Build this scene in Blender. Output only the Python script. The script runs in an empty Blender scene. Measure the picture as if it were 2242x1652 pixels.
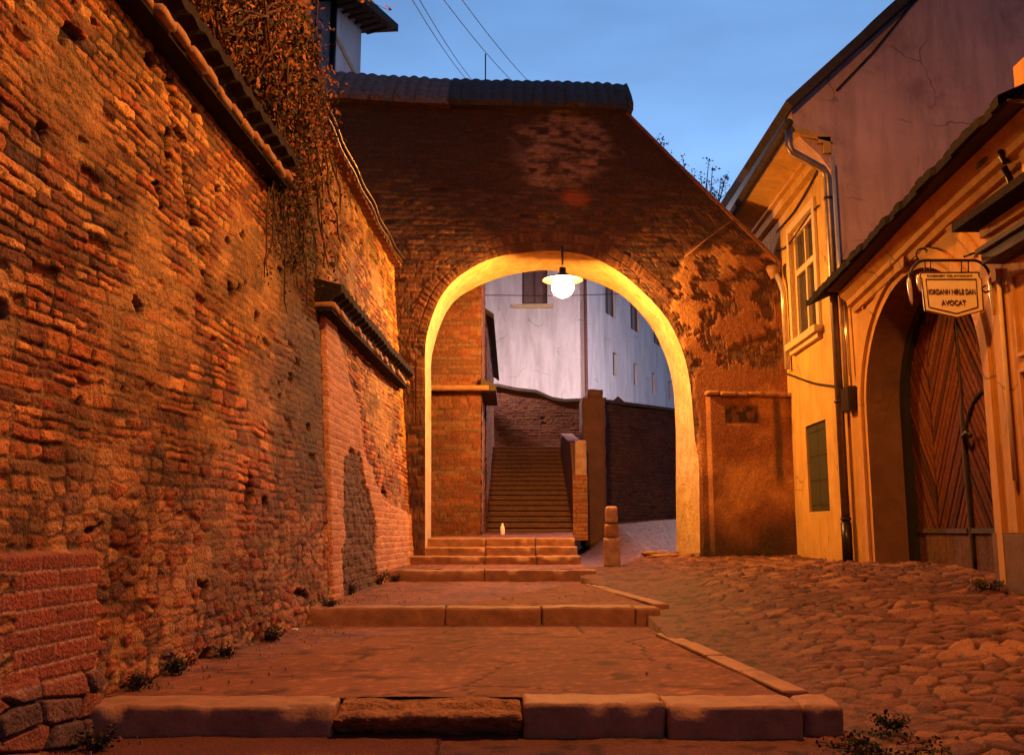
import bpy, bmesh, math, random
import numpy as np
from mathutils import Vector, Matrix
random.seed(7)
R = math.radians
scene = bpy.context.scene
COL = scene.collection

# ------------------------------------------------------------------ camera
TH = R(9.04)
cam_d = bpy.data.cameras.new('camera')
cam = bpy.data.objects.new('camera', cam_d)
COL.objects.link(cam)
cam.location = (0, 0, 0)
cam.rotation_euler = (R(90) + TH, 0, 0)
cam_d.sensor_width = 36
cam_d.lens = 2100 / 2242 * 36
cam_d.clip_start = 0.05
cam_d.clip_end = 2000
scene.camera = cam

# ------------------------------------------------------------------ dusk sky
world = bpy.data.worlds.new('World')
scene.world = world
world.use_nodes = True
wt = world.node_tree
wt.nodes.clear()
def wn(t, **k):
    n = wt.nodes.new(t)
    for a, b in k.items():
        setattr(n, a, b)
    return n
wo = wn('ShaderNodeOutputWorld')
wb = wn('ShaderNodeBackground')
tc = wn('ShaderNodeTexCoord')
sx = wn('ShaderNodeSeparateXYZ')
wt.links.new(tc.outputs['Generated'], sx.inputs[0])
ramp = wn('ShaderNodeValToRGB')            # by height above the horizon
ramp.color_ramp.elements[0].position = 0.0
ramp.color_ramp.elements[0].color = (0.20, 0.36, 0.66, 1)
ramp.color_ramp.elements[1].position = 1.0
ramp.color_ramp.elements[1].color = (0.035, 0.09, 0.26, 1)
e = ramp.color_ramp.elements.new(0.34); e.color = (0.175, 0.335, 0.63, 1)
e = ramp.color_ramp.elements.new(0.62); e.color = (0.085, 0.20, 0.45, 1)
wt.links.new(sx.outputs['Z'], ramp.inputs[0])
# dimmer away from the afterglow (behind the photographer), a little more to the left
dot = wn('ShaderNodeVectorMath', operation='DOT_PRODUCT')
dot.inputs[1].default_value = (0.42, 0.9, 0.1)
wt.links.new(tc.outputs['Generated'], dot.inputs[0])
mr = wn('ShaderNodeMapRange')
mr.inputs[1].default_value = -0.6; mr.inputs[2].default_value = 1.0
mr.inputs[3].default_value = 0.13; mr.inputs[4].default_value = 1.06
wt.links.new(dot.outputs['Value'], mr.inputs[0])
cn = wn('ShaderNodeTexNoise')
cn.inputs['Scale'].default_value = 2.2; cn.inputs['Detail'].default_value = 5
mp = wn('ShaderNodeMapping'); mp.inputs['Scale'].default_value = (1, 1, 3.2)
wt.links.new(tc.outputs['Generated'], mp.inputs[0]); wt.links.new(mp.outputs[0], cn.inputs['Vector'])
cm = wn('ShaderNodeMapRange')
cm.inputs[1].default_value = 0.35; cm.inputs[2].default_value = 0.7
cm.inputs[3].default_value = 0.78; cm.inputs[4].default_value = 1.2
wt.links.new(cn.outputs[0], cm.inputs[0])
mm = wn('ShaderNodeMath', operation='MULTIPLY')
wt.links.new(mr.outputs[0], mm.inputs[0]); wt.links.new(cm.outputs[0], mm.inputs[1])
wt.links.new(ramp.outputs[0], wb.inputs[0]); wt.links.new(mm.outputs[0], wb.inputs[1])
wt.links.new(wb.outputs[0], wo.inputs[0])

scene.view_settings.view_transform = 'Standard'
scene.view_settings.look = 'None'
scene.view_settings.exposure = 0.68
scene.view_settings.gamma = 1.0
scene.render.resolution_x = 1024
scene.render.resolution_y = 754
scene.cycles.use_denoising = True
scene.cycles.max_bounces = 6
scene.cycles.sample_clamp_indirect = 6.0

SODIUM = (1.0, 0.40, 0.07)
LAMP_ARCH = 720.0        # radiance of the lamp in the arch
LAMP_NEAR = 1350.0        # street lamp on the near house, above the frame
LAMP_FAR = 2500.0         # lamp of the upper terrace

# ------------------------------------------------------------------ numpy noise
def h2(ix, iy, seed=0):
    a = (np.asarray(ix).astype(np.int64) * 374761393 + np.asarray(iy).astype(np.int64) * 668265263 + seed * 1442695041) & 0xFFFFFFFF
    a = ((a ^ (a >> 13)) * 1274126177) & 0xFFFFFFFF
    a = ((a ^ (a >> 16)) * 2246822519) & 0xFFFFFFFF
    a = a ^ (a >> 15)
    return (a & 0xFFFFFF) / float(0x1000000)
def vn(x, y, seed=0):
    x = np.asarray(x, float); y = np.asarray(y, float)
    ix = np.floor(x); iy = np.floor(y)
    fx = x - ix; fy = y - iy
    fx = fx * fx * (3 - 2 * fx); fy = fy * fy * (3 - 2 * fy)
    return ((h2(ix, iy, seed) * (1 - fx) + h2(ix + 1, iy, seed) * fx) * (1 - fy)
            + (h2(ix, iy + 1, seed) * (1 - fx) + h2(ix + 1, iy + 1, seed) * fx) * fy)
def fbm(x, y, seed=0, o=4):
    s = 0; a = 0.5; t = 0
    for i in range(o):
        s = s + a * vn(x, y, seed + i * 17); t += a
        a *= 0.5; x = x * 2.03 + 5.1; y = y * 2.03 + 1.7
    return s / t
def ss(a, b, x):
    t = np.clip((x - a) / (b - a), 0, 1)
    return t * t * (3 - 2 * t)
def worley(x, y, seed=0, jit=0.85):
    ix = np.floor(x); iy = np.floor(y)
    f1 = np.full(np.shape(x), 9.0); f2 = f1.copy(); i1 = np.zeros(np.shape(x)); ox = i1.copy(); oy = i1.copy()
    for dx in (-1, 0, 1):
        for dy in (-1, 0, 1):
            cx = ix + dx; cy = iy + dy
            px = cx + 0.5 + jit * (h2(cx, cy, seed) - 0.5); py = cy + 0.5 + jit * (h2(cx, cy, seed + 9) - 0.5)
            d = np.hypot(px - x, py - y)
            m = d < f1
            f2 = np.where(m, f1, np.minimum(f2, d))
            i1 = np.where(m, h2(cx, cy, seed + 21), i1)
            ox = np.where(m, x - px, ox); oy = np.where(m, y - py, oy)
            f1 = np.where(m, d, f1)
    return f1, f2, i1, ox, oy
def bricks(s, h, L=0.26, H=0.08, mort=0.013, warp=0.03, seed=0, headers=0.35, wob=0.5):
    s2 = s + warp * 2 * (fbm(s * 1.7, h * 1.7, seed + 3) - 0.5) + 0.012 * (vn(s * 14, h * 14, seed + 4) - 0.5) * 2
    hh = h + warp * 2 * (fbm(s * 0.9, h * 2.2, seed + 5) - 0.5) + 0.007 * (vn(s * 12, h * 16, seed + 6) - 0.5) * 2
    hh = hh + wob * H * (vn(hh / H * 0.45, hh * 0, seed + 7) - 0.5)
    row = np.floor(hh / H)
    Lr = np.where(h2(row, row * 0 + 3, seed) < headers, L * 0.52, L)
    u = s2 / Lr + 0.5 * (row % 2) + 0.35 * h2(row, row * 0, seed + 8)
    c = np.floor(u)
    fx = u - c; fy = hh / H - row
    # uneven brick lengths
    e = np.minimum(np.minimum(fx, 1 - fx) * Lr, np.minimum(fy, 1 - fy) * H)
    r1 = h2(c, row, seed + 31); r2 = h2(c, row, seed + 32); r3 = h2(c, row, seed + 33)
    m = mort * (0.5 + 1.0 * vn(s * 6, h * 6, seed + 11))
    p = ss(m * 0.5, m * 1.05, e)
    return p, r1, r2, r3, fx, fy
def mix(a, b, t):
    t = np.asarray(t)[..., None]
    return a * (1 - t) + b * t
def pal(cols, r):
    cols = np.array(cols, float); n = len(cols)
    k = np.clip(np.floor(r * n).astype(int), 0, n - 1)
    return cols[k]
BR = [(.42, .15, .04), (.52, .22, .06), (.34, .11, .035), (.60, .29, .08), (.44, .19, .06), (.22, .09, .04), (.50, .22, .06), (.62, .33, .10), (.36, .10, .035)]

# ------------------------------------------------------------------ materials
def new_mat(name):
    m = bpy.data.materials.new(name); m.use_nodes = True
    nt = m.node_tree
    b = nt.nodes['Principled BSDF']
    return m, nt, b
def mat(name, col, col2=None, aged=0.0, rough=0.85, scale=6.0, bump=0.3, bscale=40.0, metal=0.0, spec=0.3, dist=0.01, stain=0.0, staincol=(.05, .035, .02), sscale=1.2, stretch=(1, 1, 1), contrast=(0.3, 0.7)):
    m, nt, b = new_mat(name)
    N = nt.nodes.new; L = nt.links.new
    tcn = N('ShaderNodeTexCoord'); mpn = N('ShaderNodeMapping'); mpn.inputs['Scale'].default_value = stretch
    L(tcn.outputs['Object'], mpn.inputs[0])
    n1 = N('ShaderNodeTexNoise'); n1.inputs['Scale'].default_value = scale; n1.inputs['Detail'].default_value = 8; n1.inputs['Roughness'].default_value = 0.62
    L(mpn.outputs[0], n1.inputs['Vector'])
    r = N('ShaderNodeMapRange'); r.inputs[1].default_value = contrast[0]; r.inputs[2].default_value = contrast[1]
    L(n1.outputs[0], r.inputs[0])
    mx = N('ShaderNodeMix'); mx.data_type = 'RGBA'
    mx.inputs[6].default_value = (*col, 1); mx.inputs[7].default_value = (*(col2 or tuple(c * .7 for c in col)), 1)
    L(r.outputs[0], mx.inputs[0])
    out = mx.outputs[2]
    if stain > 0:
        n2 = N('ShaderNodeTexNoise'); n2.inputs['Scale'].default_value = sscale; n2.inputs['Detail'].default_value = 9; n2.inputs['Roughness'].default_value = 0.7
        L(mpn.outputs[0], n2.inputs['Vector'])
        r2 = N('ShaderNodeMapRange'); r2.inputs[1].default_value = 0.52; r2.inputs[2].default_value = 0.72; r2.inputs[4].default_value = stain
        L(n2.outputs[0], r2.inputs[0])
        m2 = N('ShaderNodeMix'); m2.data_type = 'RGBA'
        L(r2.outputs[0], m2.inputs[0]); L(out, m2.inputs[6]); m2.inputs[7].default_value = (*staincol, 1)
        out = m2.outputs[2]
    if aged > 0:
        mp2 = N('ShaderNodeMapping'); mp2.inputs['Scale'].default_value = (1, 1, .14); L(tcn.outputs['Object'], mp2.inputs[0])
        n5 = N('ShaderNodeTexNoise'); n5.inputs['Scale'].default_value = 5.5; n5.inputs['Detail'].default_value = 9; n5.inputs['Roughness'].default_value = .7
        L(mp2.outputs[0], n5.inputs['Vector'])
        r5 = N('ShaderNodeMapRange'); r5.inputs[1].default_value = .47; r5.inputs[2].default_value = .70; r5.inputs[4].default_value = .6 * aged; L(n5.outputs[0], r5.inputs[0])
        m5 = N('ShaderNodeMix'); m5.data_type = 'RGBA'; L(r5.outputs[0], m5.inputs[0]); L(out, m5.inputs[6]); m5.inputs[7].default_value = (*(c_ * .42 for c_ in col), 1)
        n6 = N('ShaderNodeTexNoise'); n6.inputs['Scale'].default_value = 2.5; L(tcn.outputs['Object'], n6.inputs['Vector'])
        mxv = N('ShaderNodeVectorMath'); mxv.operation = 'SCALE'; mxv.inputs['Scale'].default_value = .35; L(n6.outputs['Color'], mxv.inputs[0])
        ad = N('ShaderNodeVectorMath'); ad.operation = 'ADD'; L(tcn.outputs['Object'], ad.inputs[0]); L(mxv.outputs[0], ad.inputs[1])
        vo = N('ShaderNodeTexVoronoi'); vo.feature = 'DISTANCE_TO_EDGE'; vo.inputs['Scale'].default_value = .9; L(ad.outputs[0], vo.inputs['Vector'])
        r6 = N('ShaderNodeMapRange'); r6.inputs[1].default_value = .004; r6.inputs[2].default_value = .011; r6.inputs[3].default_value = .75 * aged; r6.inputs[4].default_value = 0; L(vo.outputs['Distance'], r6.inputs[0])
        n7 = N('ShaderNodeTexNoise'); n7.inputs['Scale'].default_value = 1.1; L(tcn.outputs['Object'], n7.inputs['Vector'])
        r7 = N('ShaderNodeMapRange'); r7.inputs[1].default_value = .5; r7.inputs[2].default_value = .58; L(n7.outputs[0], r7.inputs[0])
        m7 = N('ShaderNodeMath'); m7.operation = 'MULTIPLY'; L(r6.outputs[0], m7.inputs[0]); L(r7.outputs[0], m7.inputs[1])
        m8 = N('ShaderNodeMix'); m8.data_type = 'RGBA'; L(m7.outputs[0], m8.inputs[0]); L(m5.outputs[2], m8.inputs[6]); m8.inputs[7].default_value = (*(c_ * .2 for c_ in col), 1)
        out = m8.outputs[2]
    L(out, b.inputs['Base Color'])
    b.inputs['Roughness'].default_value = rough; b.inputs['Metallic'].default_value = metal
    b.inputs['Specular IOR Level'].default_value = spec
    if bump > 0:
        n3 = N('ShaderNodeTexNoise'); n3.inputs['Scale'].default_value = bscale; n3.inputs['Detail'].default_value = 6
        L(mpn.outputs[0], n3.inputs['Vector'])
        bp = N('ShaderNodeBump'); bp.inputs['Strength'].default_value = bump; bp.inputs['Distance'].default_value = dist
        L(n3.outputs[0], bp.inputs['Height']); L(bp.outputs[0], b.inputs['Normal'])
    return m
def attr_mat(name, rough=0.9, fine=55.0, bump=0.9, dist=0.02, var=0.35, spec=0.2):
    m, nt, b = new_mat(name)
    N = nt.nodes.new; L = nt.links.new
    at = N('ShaderNodeAttribute'); at.attribute_name = 'Col'
    tcn = N('ShaderNodeTexCoord')
    n1 = N('ShaderNodeTexNoise'); n1.inputs['Scale'].default_value = fine * .6; n1.inputs['Detail'].default_value = 8
    n1.inputs['Roughness'].default_value = 0.7
    L(tcn.outputs['Object'], n1.inputs['Vector'])
    r = N('ShaderNodeMapRange'); r.inputs[1].default_value = 0.3; r.inputs[2].default_value = 0.7
    r.inputs[3].default_value = 1 - var; r.inputs[4].default_value = 1 + var
    L(n1.outputs[0], r.inputs[0])
    n4 = N('ShaderNodeTexNoise'); n4.inputs['Scale'].default_value = fine * 3.2; n4.inputs['Detail'].default_value = 4
    L(tcn.outputs['Object'], n4.inputs['Vector'])
    r4 = N('ShaderNodeMapRange'); r4.inputs[1].default_value = .34; r4.inputs[2].default_value = .66; r4.inputs[3].default_value = 1 - var * 1.1; r4.inputs[4].default_value = 1 + var * 1.1
    L(n4.outputs[0], r4.inputs[0])
    m4 = N('ShaderNodeMath'); m4.operation = 'MULTIPLY'; L(r.outputs[0], m4.inputs[0]); L(r4.outputs[0], m4.inputs[1]); r = m4
    mu = N('ShaderNodeVectorMath'); mu.operation = 'SCALE'
    L(at.outputs['Color'], mu.inputs[0]); L(r.outputs[0], mu.inputs['Scale'])
    L(mu.outputs[0], b.inputs['Base Color'])
    b.inputs['Roughness'].default_value = rough; b.inputs['Specular IOR Level'].default_value = spec
    n3 = N('ShaderNodeTexNoise'); n3.inputs['Scale'].default_value = fine; n3.inputs['Detail'].default_value = 7
    L(tcn.outputs['Object'], n3.inputs['Vector'])
    bp = N('ShaderNodeBump'); bp.inputs['Strength'].default_value = bump; bp.inputs['Distance'].default_value = dist
    L(n3.outputs[0], bp.inputs['Height']); L(bp.outputs[0], b.inputs['Normal'])
    return m
def emit_mat(name, col, strength):
    m, nt, b = new_mat(name)
    b.inputs['Base Color'].default_value = (.8, .8, .8, 1)
    b.inputs['Emission Color'].default_value = (*col, 1)
    b.inputs['Emission Strength'].default_value = strength
    return m
M = dict(
    brickA=attr_mat('old_brickwork'), brickG=attr_mat('gateway_brickwork', fine=45), cob=attr_mat('cobbles', rough=.7, spec=.25, fine=70, bump=.5),
    tread=attr_mat('worn_paving', rough=.8, spec=.2, fine=110, bump=.7, dist=.01, var=.35),
    door=attr_mat('door_boards', rough=.85, spec=.08, fine=30, bump=.3),
    stone=mat('kerb_stone', (.40, .19, .095), (.24, .11, .055), rough=.7, scale=9, bump=.5, bscale=60, stain=.5, staincol=(.10, .05, .03), sscale=4, spec=.45),
    soffit=mat('limewashed_soffit', (.66, .46, .20), (.44, .26, .10), aged=.3, rough=.8, scale=7, bump=.7, bscale=22, dist=.03, stain=.55, staincol=(.34, .17, .07), sscale=2.5),
    ochre=mat('ochre_plaster', (.66, .38, .11), (.52, .28, .07), aged=0.9, rough=.8, scale=3, bump=.35, bscale=18, dist=.01, stain=.45, staincol=(.30, .16, .07), sscale=1.6),
    ochre2=mat('ochre_plaster_near', (.60, .30, .07), (.44, .20, .05), aged=0.9, rough=.8, scale=2.6, bump=.3, bscale=16, dist=.01, stain=.4, staincol=(.26, .13, .06), sscale=1.4),
    trim=mat('pale_trim', (.62, .44, .24), (.5, .34, .17), rough=.7, scale=9, bump=.2),
    reveal=mat('shaded_reveal_plaster', (.24, .11, .06), (.17, .08, .045), aged=.3, rough=.9, scale=4, bump=.4, bscale=20, stain=.6, staincol=(.09, .05, .035), sscale=1.8),  # weathered plaster, with the reveal's shade put into its colour
    plinth=mat('damp_plinth', (.20, .10, .06), (.12, .07, .045), rough=.9, scale=5, bump=.5, bscale=25),
    pink=mat('rose_plaster', (.66, .40, .38), (.48, .28, .27), aged=1.0, rough=.9, scale=1.1, bump=.3, bscale=9, dist=.02, stain=.75, staincol=(.16, .08, .07), sscale=.9),
    white=mat('white_plaster', (.74, .68, .68), (.54, .47, .48), aged=0.7, rough=.9, scale=1.6, bump=.3, bscale=10, stain=.65, staincol=(.36, .29, .28), sscale=1.1, stretch=(1, 1, .25)),
    tile=mat('dark_roof_tile', (.085, .05, .035), (.035, .028, .022), rough=.8, scale=12, bump=.5, bscale=30, stain=.5, staincol=(.06, .07, .03), sscale=5),
    tilel=mat('pale_roof_tile', (.26, .16, .12), (.09, .055, .04), rough=.85, scale=14, bump=.5, bscale=30, stain=.4, staincol=(.07, .05, .04), sscale=6),
    tiler=mat('red_roof_tile', (.26, .10, .055), (.15, .06, .04), rough=.8, scale=12, bump=.5, bscale=30),
    wood=mat('dark_timber', (.07, .035, .02), (.035, .02, .012), rough=.75, scale=14, bump=.5, bscale=40, stretch=(3, .5, 3)),
    iron=mat('wrought_iron', (.03, .022, .018), (.045, .03, .02), rough=.35, scale=20, bump=.2, metal=.6, spec=.6),
    zinc=mat('zinc_pipe', (.30, .22, .2), (.18, .13, .12), rough=.42, scale=9, bump=.15, metal=.85, spec=.6),
    bright=mat('painted_pipe', (.75, .62, .45), (.6, .46, .3), rough=.22, scale=9, bump=.1, metal=.5, spec=.7),
    cable=mat('black_cable', (.03, .02, .018), rough=.5, bump=0),
    shutter=mat('grey_green_shutter', (.055, .055, .035), (.04, .04, .025), rough=.5, scale=10, bump=.2),
    glassb=mat('curtained_glass', (.20, .12, .10), (.14, .08, .07), rough=.3, scale=3, bump=0),
    glass=mat('dark_glass', (.02, .022, .028), (.02, .022, .028), rough=.08, bump=.05, bscale=3, spec=.8),
    frame=mat('cream_window_frame', (.70, .52, .30), (.55, .38, .2), rough=.5, scale=10, bump=.2),
    sign=mat('sign_board', (.85, .66, .42), (.78, .58, .34), rough=.5, scale=12, bump=.1),
    signdark=mat('sign_brown', (.12, .03, .015), rough=.5, bump=0),
    brickp=mat('plain_far_brick', (.20, .075, .055), (.12, .045, .035), rough=.9, scale=7, bump=.5),
    mauve=mat('mauve_pier_plaster', (.12, .05, .045), (.07, .034, .032), rough=.9, scale=5, bump=.5, bscale=20, stain=.5, staincol=(.07, .04, .04), sscale=2),
    earth=mat('dark_earth', (.06, .035, .02), (.035, .022, .014), rough=1, scale=12, bump=1, bscale=40, dist=.03),
    leafd=mat('dark_leaves', (.045, .045, .018), (.025, .022, .01), rough=.7, scale=20, bump=0),
    leafr=mat('russet_leaves', (.34, .12, .04), (.16, .055, .022), rough=.7, scale=9, bump=0),
    stem=mat('dry_stems', (.10, .045, .022), (.05, .025, .014), rough=.9, scale=20, bump=.3),
    bark=mat('bark', (.06, .045, .035), rough=.95, scale=20, bump=.6),
    plastic=mat('white_plastic', (.85, .82, .8), (.8, .76, .72), rough=.4, bump=0),
    litter=mat('paper', (.7, .62, .55), rough=.8, bump=.2),
    lamp=emit_mat('lamp_globe_glow', (1.0, 0.44, 0.085), LAMP_ARCH),
)

# ------------------------------------------------------------------ helpers
def link(o, parent=None):
    COL.objects.link(o)
    if parent is not None:
        o.parent = parent
        o.matrix_parent_inverse = Matrix.Translation(-parent.matrix_basis.to_translation()) if parent.parent is None else parent.matrix_world.inverted()
    return o
def empty(name, loc, label=None, cat=None, group=None):
    o = bpy.data.objects.new(name, None); COL.objects.link(o); o.location = loc
    if label: o['label'] = label
    if cat: o['category'] = cat
    if group: o['group'] = group
    return o
def tag(o, label, cat, group=None):
    o['label'] = label; o['category'] = cat
    if group: o['group'] = group
    return o
def addparent(o, parent):
    COL.objects.link(o)
    if parent is None: return
    o.parent = parent
    # world position of the parent (translations only in this script)
    p = Vector((0, 0, 0)); q = parent
    while q is not None:
        p += q.location; q = q.parent
    o.location = o.location - p
class MB:
    def __init__(s): s.v = []; s.f = []; s.sm = []
    def add(s, vs, fs, smooth=False):
        b = len(s.v); s.v += [tuple(map(float, q)) for q in vs]
        s.f += [tuple(b + i for i in q) for q in fs]; s.sm += [smooth] * len(fs)
        return s
    def hexa(s, p):   # 8 points: bottom 4 ccw, top 4 ccw
        return s.add(p, [(3, 2, 1, 0), (4, 5, 6, 7), (0, 1, 5, 4), (1, 2, 6, 5), (2, 3, 7, 6), (3, 0, 4, 7)])
    def box(s, x0, x1, y0, y1, z0, z1):
        return s.hexa([(x0, y0, z0), (x1, y0, z0), (x1, y1, z0), (x0, y1, z0), (x0, y0, z1), (x1, y0, z1), (x1, y1, z1), (x0, y1, z1)])
    def prism(s, poly, vec):   # polygon extruded by a vector
        n = len(poly); vec = Vector(vec)
        p = [Vector(q) for q in poly] + [Vector(q) + vec for q in poly]
        return s.add(p, [tuple(range(n - 1, -1, -1)), tuple(range(n, 2 * n))] + [(i, (i + 1) % n, n + (i + 1) % n, n + i) for i in range(n)])
    def tube(s, pts, r, n=8, caps=True):
        pts = [Vector(p) for p in pts]; k = len(pts); rr = r if isinstance(r, (list, tuple)) else [r] * k
        rings = []; up = None
        for i, p in enumerate(pts):
            d = (pts[min(i + 1, k - 1)] - pts[max(i - 1, 0)]).normalized()
            if up is None:
                up = Vector((0, 0, 1)) if abs(d.z) < .9 else Vector((1, 0, 0))
            a = d.cross(up).normalized(); b = a.cross(d).normalized(); up = b
            rings.append([p + (a * math.cos(2 * math.pi * j / n) + b * math.sin(2 * math.pi * j / n)) * rr[i] for j in range(n)])
        v = [q for ri in rings for q in ri]
        f = [(i * n + j, i * n + (j + 1) % n, (i + 1) * n + (j + 1) % n, (i + 1) * n + j) for i in range(k - 1) for j in range(n)]
        if caps: f += [tuple(range(n - 1, -1, -1)), tuple((k - 1) * n + j for j in range(n))]
        return s.add(v, f, True)
    def lathe(s, c, prof, n=20):
        v = []; 
        for (r, z) in prof:
            v += [(c[0] + r * math.cos(2 * math.pi * j / n), c[1] + r * math.sin(2 * math.pi * j / n), c[2] + z) for j in range(n)]
        f = [(i * n + j, i * n + (j + 1) % n, (i + 1) * n + (j + 1) % n, (i + 1) * n + j) for i in range(len(prof) - 1) for j in range(n)]
        return s.add(v, f, True)
    def build(s, name, m, parent=None, kind=None):
        me = bpy.data.meshes.new(name); me.from_pydata(s.v, [], s.f)
        me.polygons.foreach_set('use_smooth', s.sm)
        me.materials.append(m); me.validate(); me.update()
        bm = bmesh.new(); bm.from_mesh(me); bmesh.ops.recalc_face_normals(bm, faces=bm.faces); bm.to_mesh(me); bm.free()
        o = bpy.data.objects.new(name, me); addparent(o, parent)
        if kind: o['kind'] = kind
        return o
def gridmesh(name, V, C, m, parent=None, kind=None, flip=False, smooth=True, mask=None):
    n, k = V.shape[:2]
    idx = np.arange(n * k).reshape(n, k)
    a, b, c, d = idx[:-1, :-1], idx[1:, :-1], idx[1:, 1:], idx[:-1, 1:]
    F = np.stack([a, b, c, d] if not flip else [a, d, c, b], -1)
    F = F[mask] if mask is not None else F.reshape(-1, 4)
    F = F.reshape(-1, 4)
    me = bpy.data.meshes.new(name)
    me.vertices.add(n * k); me.vertices.foreach_set('co', V.reshape(-1).astype(np.float32))
    me.loops.add(F.size); me.loops.foreach_set('vertex_index', F.reshape(-1).astype(np.int32))
    me.polygons.add(len(F)); me.polygons.foreach_set('loop_start', (np.arange(len(F)) * 4).astype(np.int32))
    me.polygons.foreach_set('loop_total', np.full(len(F), 4, np.int32))
    me.polygons.foreach_set('use_smooth', np.full(len(F), smooth))
    me.update(calc_edges=True)
    if C is not None:
        at = me.color_attributes.new('Col', 'FLOAT_COLOR', 'POINT')
        C4 = np.ones((n * k, 4), np.float32); C4[:, :3] = np.clip(C.reshape(-1, 3), .004, .95)
        at.data.foreach_set('color', C4.reshape(-1))
    me.materials.append(m)
    o = bpy.data.objects.new(name, me); addparent(o, parent)
    if kind: o['kind'] = kind
    return o
def ray(px, py):     # a pixel of the 2242x1652 view of the photograph -> direction
    c = (px - 1121) / 2100; d = -(py - 826) / 2100
    return Vector((c, math.cos(TH) - d * math.sin(TH), math.sin(TH) + d * math.cos(TH)))
def atY(px, py, Y): r = ray(px, py); return r * (Y / r.y)
def atX(px, py, X): r = ray(px, py); return r * (X / r.x)
def atZ(px, py, Z): r = ray(px, py); return r * (Z / r.z)
def onplane(px, py, p0, nrm):
    r = ray(px, py); nrm = Vector(nrm); return r * (Vector(p0).dot(nrm) / r.dot(nrm))
def roundbox(mb, x0, x1, y0, y1, z0, z1, r=.02, step=.06, amp=.006, seed=0, fn=None):
    """a worn stone block: rounded box with an uneven skin"""
    def ax(a, b):
        n = max(2, int(math.ceil((b - a) / step))); return np.linspace(a, b, n + 1)
    X, Y, Z = ax(x0, x1), ax(y0, y1), ax(z0, z1)
    faces = [('x', x0), ('x', x1), ('y', y0), ('y', y1), ('z', z0), ('z', z1)]
    for k, val in faces:
        A, B = {'x': (Y, Z), 'y': (X, Z), 'z': (X, Y)}[k]
        a, b = np.meshgrid(A, B, indexing='ij'); c = np.full_like(a, val)
        P = {'x': (c, a, b), 'y': (a, c, b), 'z': (a, b, c)}[k]
        P = np.stack(P, -1)
        lo = np.array([x0 + r, y0 + r, z0 + r]); hi = np.array([x1 - r, y1 - r, z1 - r])
        q = np.clip(P, lo, hi); d = P - q; l = np.linalg.norm(d, axis=-1, keepdims=True)
        nrm = d / np.maximum(l, 1e-6)
        nz = (fbm(P[..., 0] * 9 + P[..., 2] * 5, P[..., 1] * 9 + P[..., 2] * 7, seed, 3) - .5) * 2
        P2 = q + nrm * (r + amp * nz[..., None])
        if fn is not None: P2 = fn(P2)
        n, m_ = a.shape; v = P2.reshape(-1, 3)
        f = [(i * m_ + j, (i + 1) * m_ + j, (i + 1) * m_ + j + 1, i * m_ + j + 1) for i in range(n - 1) for j in range(m_ - 1)]
        mb.add(v, f, True)
def weld(o, d=.0008):
    bm = bmesh.new(); bm.from_mesh(o.data); bmesh.ops.remove_doubles(bm, verts=bm.verts, dist=d)
    bmesh.ops.recalc_face_normals(bm, faces=bm.faces); bm.to_mesh(o.data); bm.free(); return o

# ================================================================== GROUND
def base_z(x, Y):
    z = np.interp(Y, [-5, 0, 4, 8.3, 12.3, 14.5, 16.5, 18.5, 22, 30, 45], [-1.2, -1.06, -.985, -.68, -.5, -.41, -.33, -.15, .2, .75, 1.6])
    return z + .062 * np.clip(x - 1.5, 0, 3.2) * (1 - ss(10, 14.6, Y)) * ss(2.5, 6, Y)
def tread_z(Y):
    return np.interp(Y, [4.59, 4.6, 6.8, 8.9, 10.8, 12.8], [9, -.785, -.79, -.655, -.635, -.49])
def kerb_x(Y): return np.interp(Y, [4.6, 8.3, 8.5, 12.2, 12.4, 14], [1.34, 1.12, 1.27, .84, 1.06, .98])
def road_z(x, Y):
    b = base_z(x, Y)
    t = np.minimum(b, tread_z(Y) - .02)
    return b * ss(1.25, 2.3, x) + t * (1 - ss(1.25, 2.3, x))

mb = MB(); mb.box(-400, 400, -60, 900, -1.7, -1.6); mb.build('ground', M['earth'], kind='structure')

Ys = [1.0]
while Ys[-1] < 44:
    y = Ys[-1]; Ys.append(y + (.03 if y < 2.9 else .0085 * (max(y, 3.2) / 4) ** 1.1 if y < 16 else .12))
Ys = np.array(Ys)
xs = np.concatenate([np.arange(-.35, 1.15, .06), np.arange(1.15, 4.75, .0145), np.arange(4.8, 14, .4)])
YY, XX = np.meshgrid(Ys, xs, indexing='ij')
wx = XX + .05 * (fbm(XX * 2, YY * 2, 5) - .5) * 2; wy = YY + .06 * (fbm(XX * 2, YY * 2, 15) - .5) * 2
f1, f2, idc, ox, oy = worley(wx / .17, wy / .115, 41, .85)
pr = ss(.05, .21, f2 - f1)
cobm = ss(1.35, 2.3, XX + .25 * (fbm(XX * 3, YY * 1.5, 77) - .5) - .25 * ss(8, 11, YY)) 
cobm = cobm * (1 - .85 * ss(15, 17.5, YY)); cobm = np.clip(cobm * (.6 + .4 * ss(.32, .55, fbm(XX * .9, YY * .7, 91))), 0, 1)
hgt = pr * .027 + pr * (idc - .5) * .024 + pr * .07 * (ox * (h2(idc * 999, idc * 77, 5) - .5) + oy * (h2(idc * 555, idc * 33, 6) - .35))
dirt = (fbm(XX * 9, YY * 9, 8) - .5) * .014 + (fbm(XX * 34, YY * 34, 9, 2) - .5) * .008
H = hgt * cobm + dirt * (1 - .6 * cobm)
Z = road_z(XX, YY) + H
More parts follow.
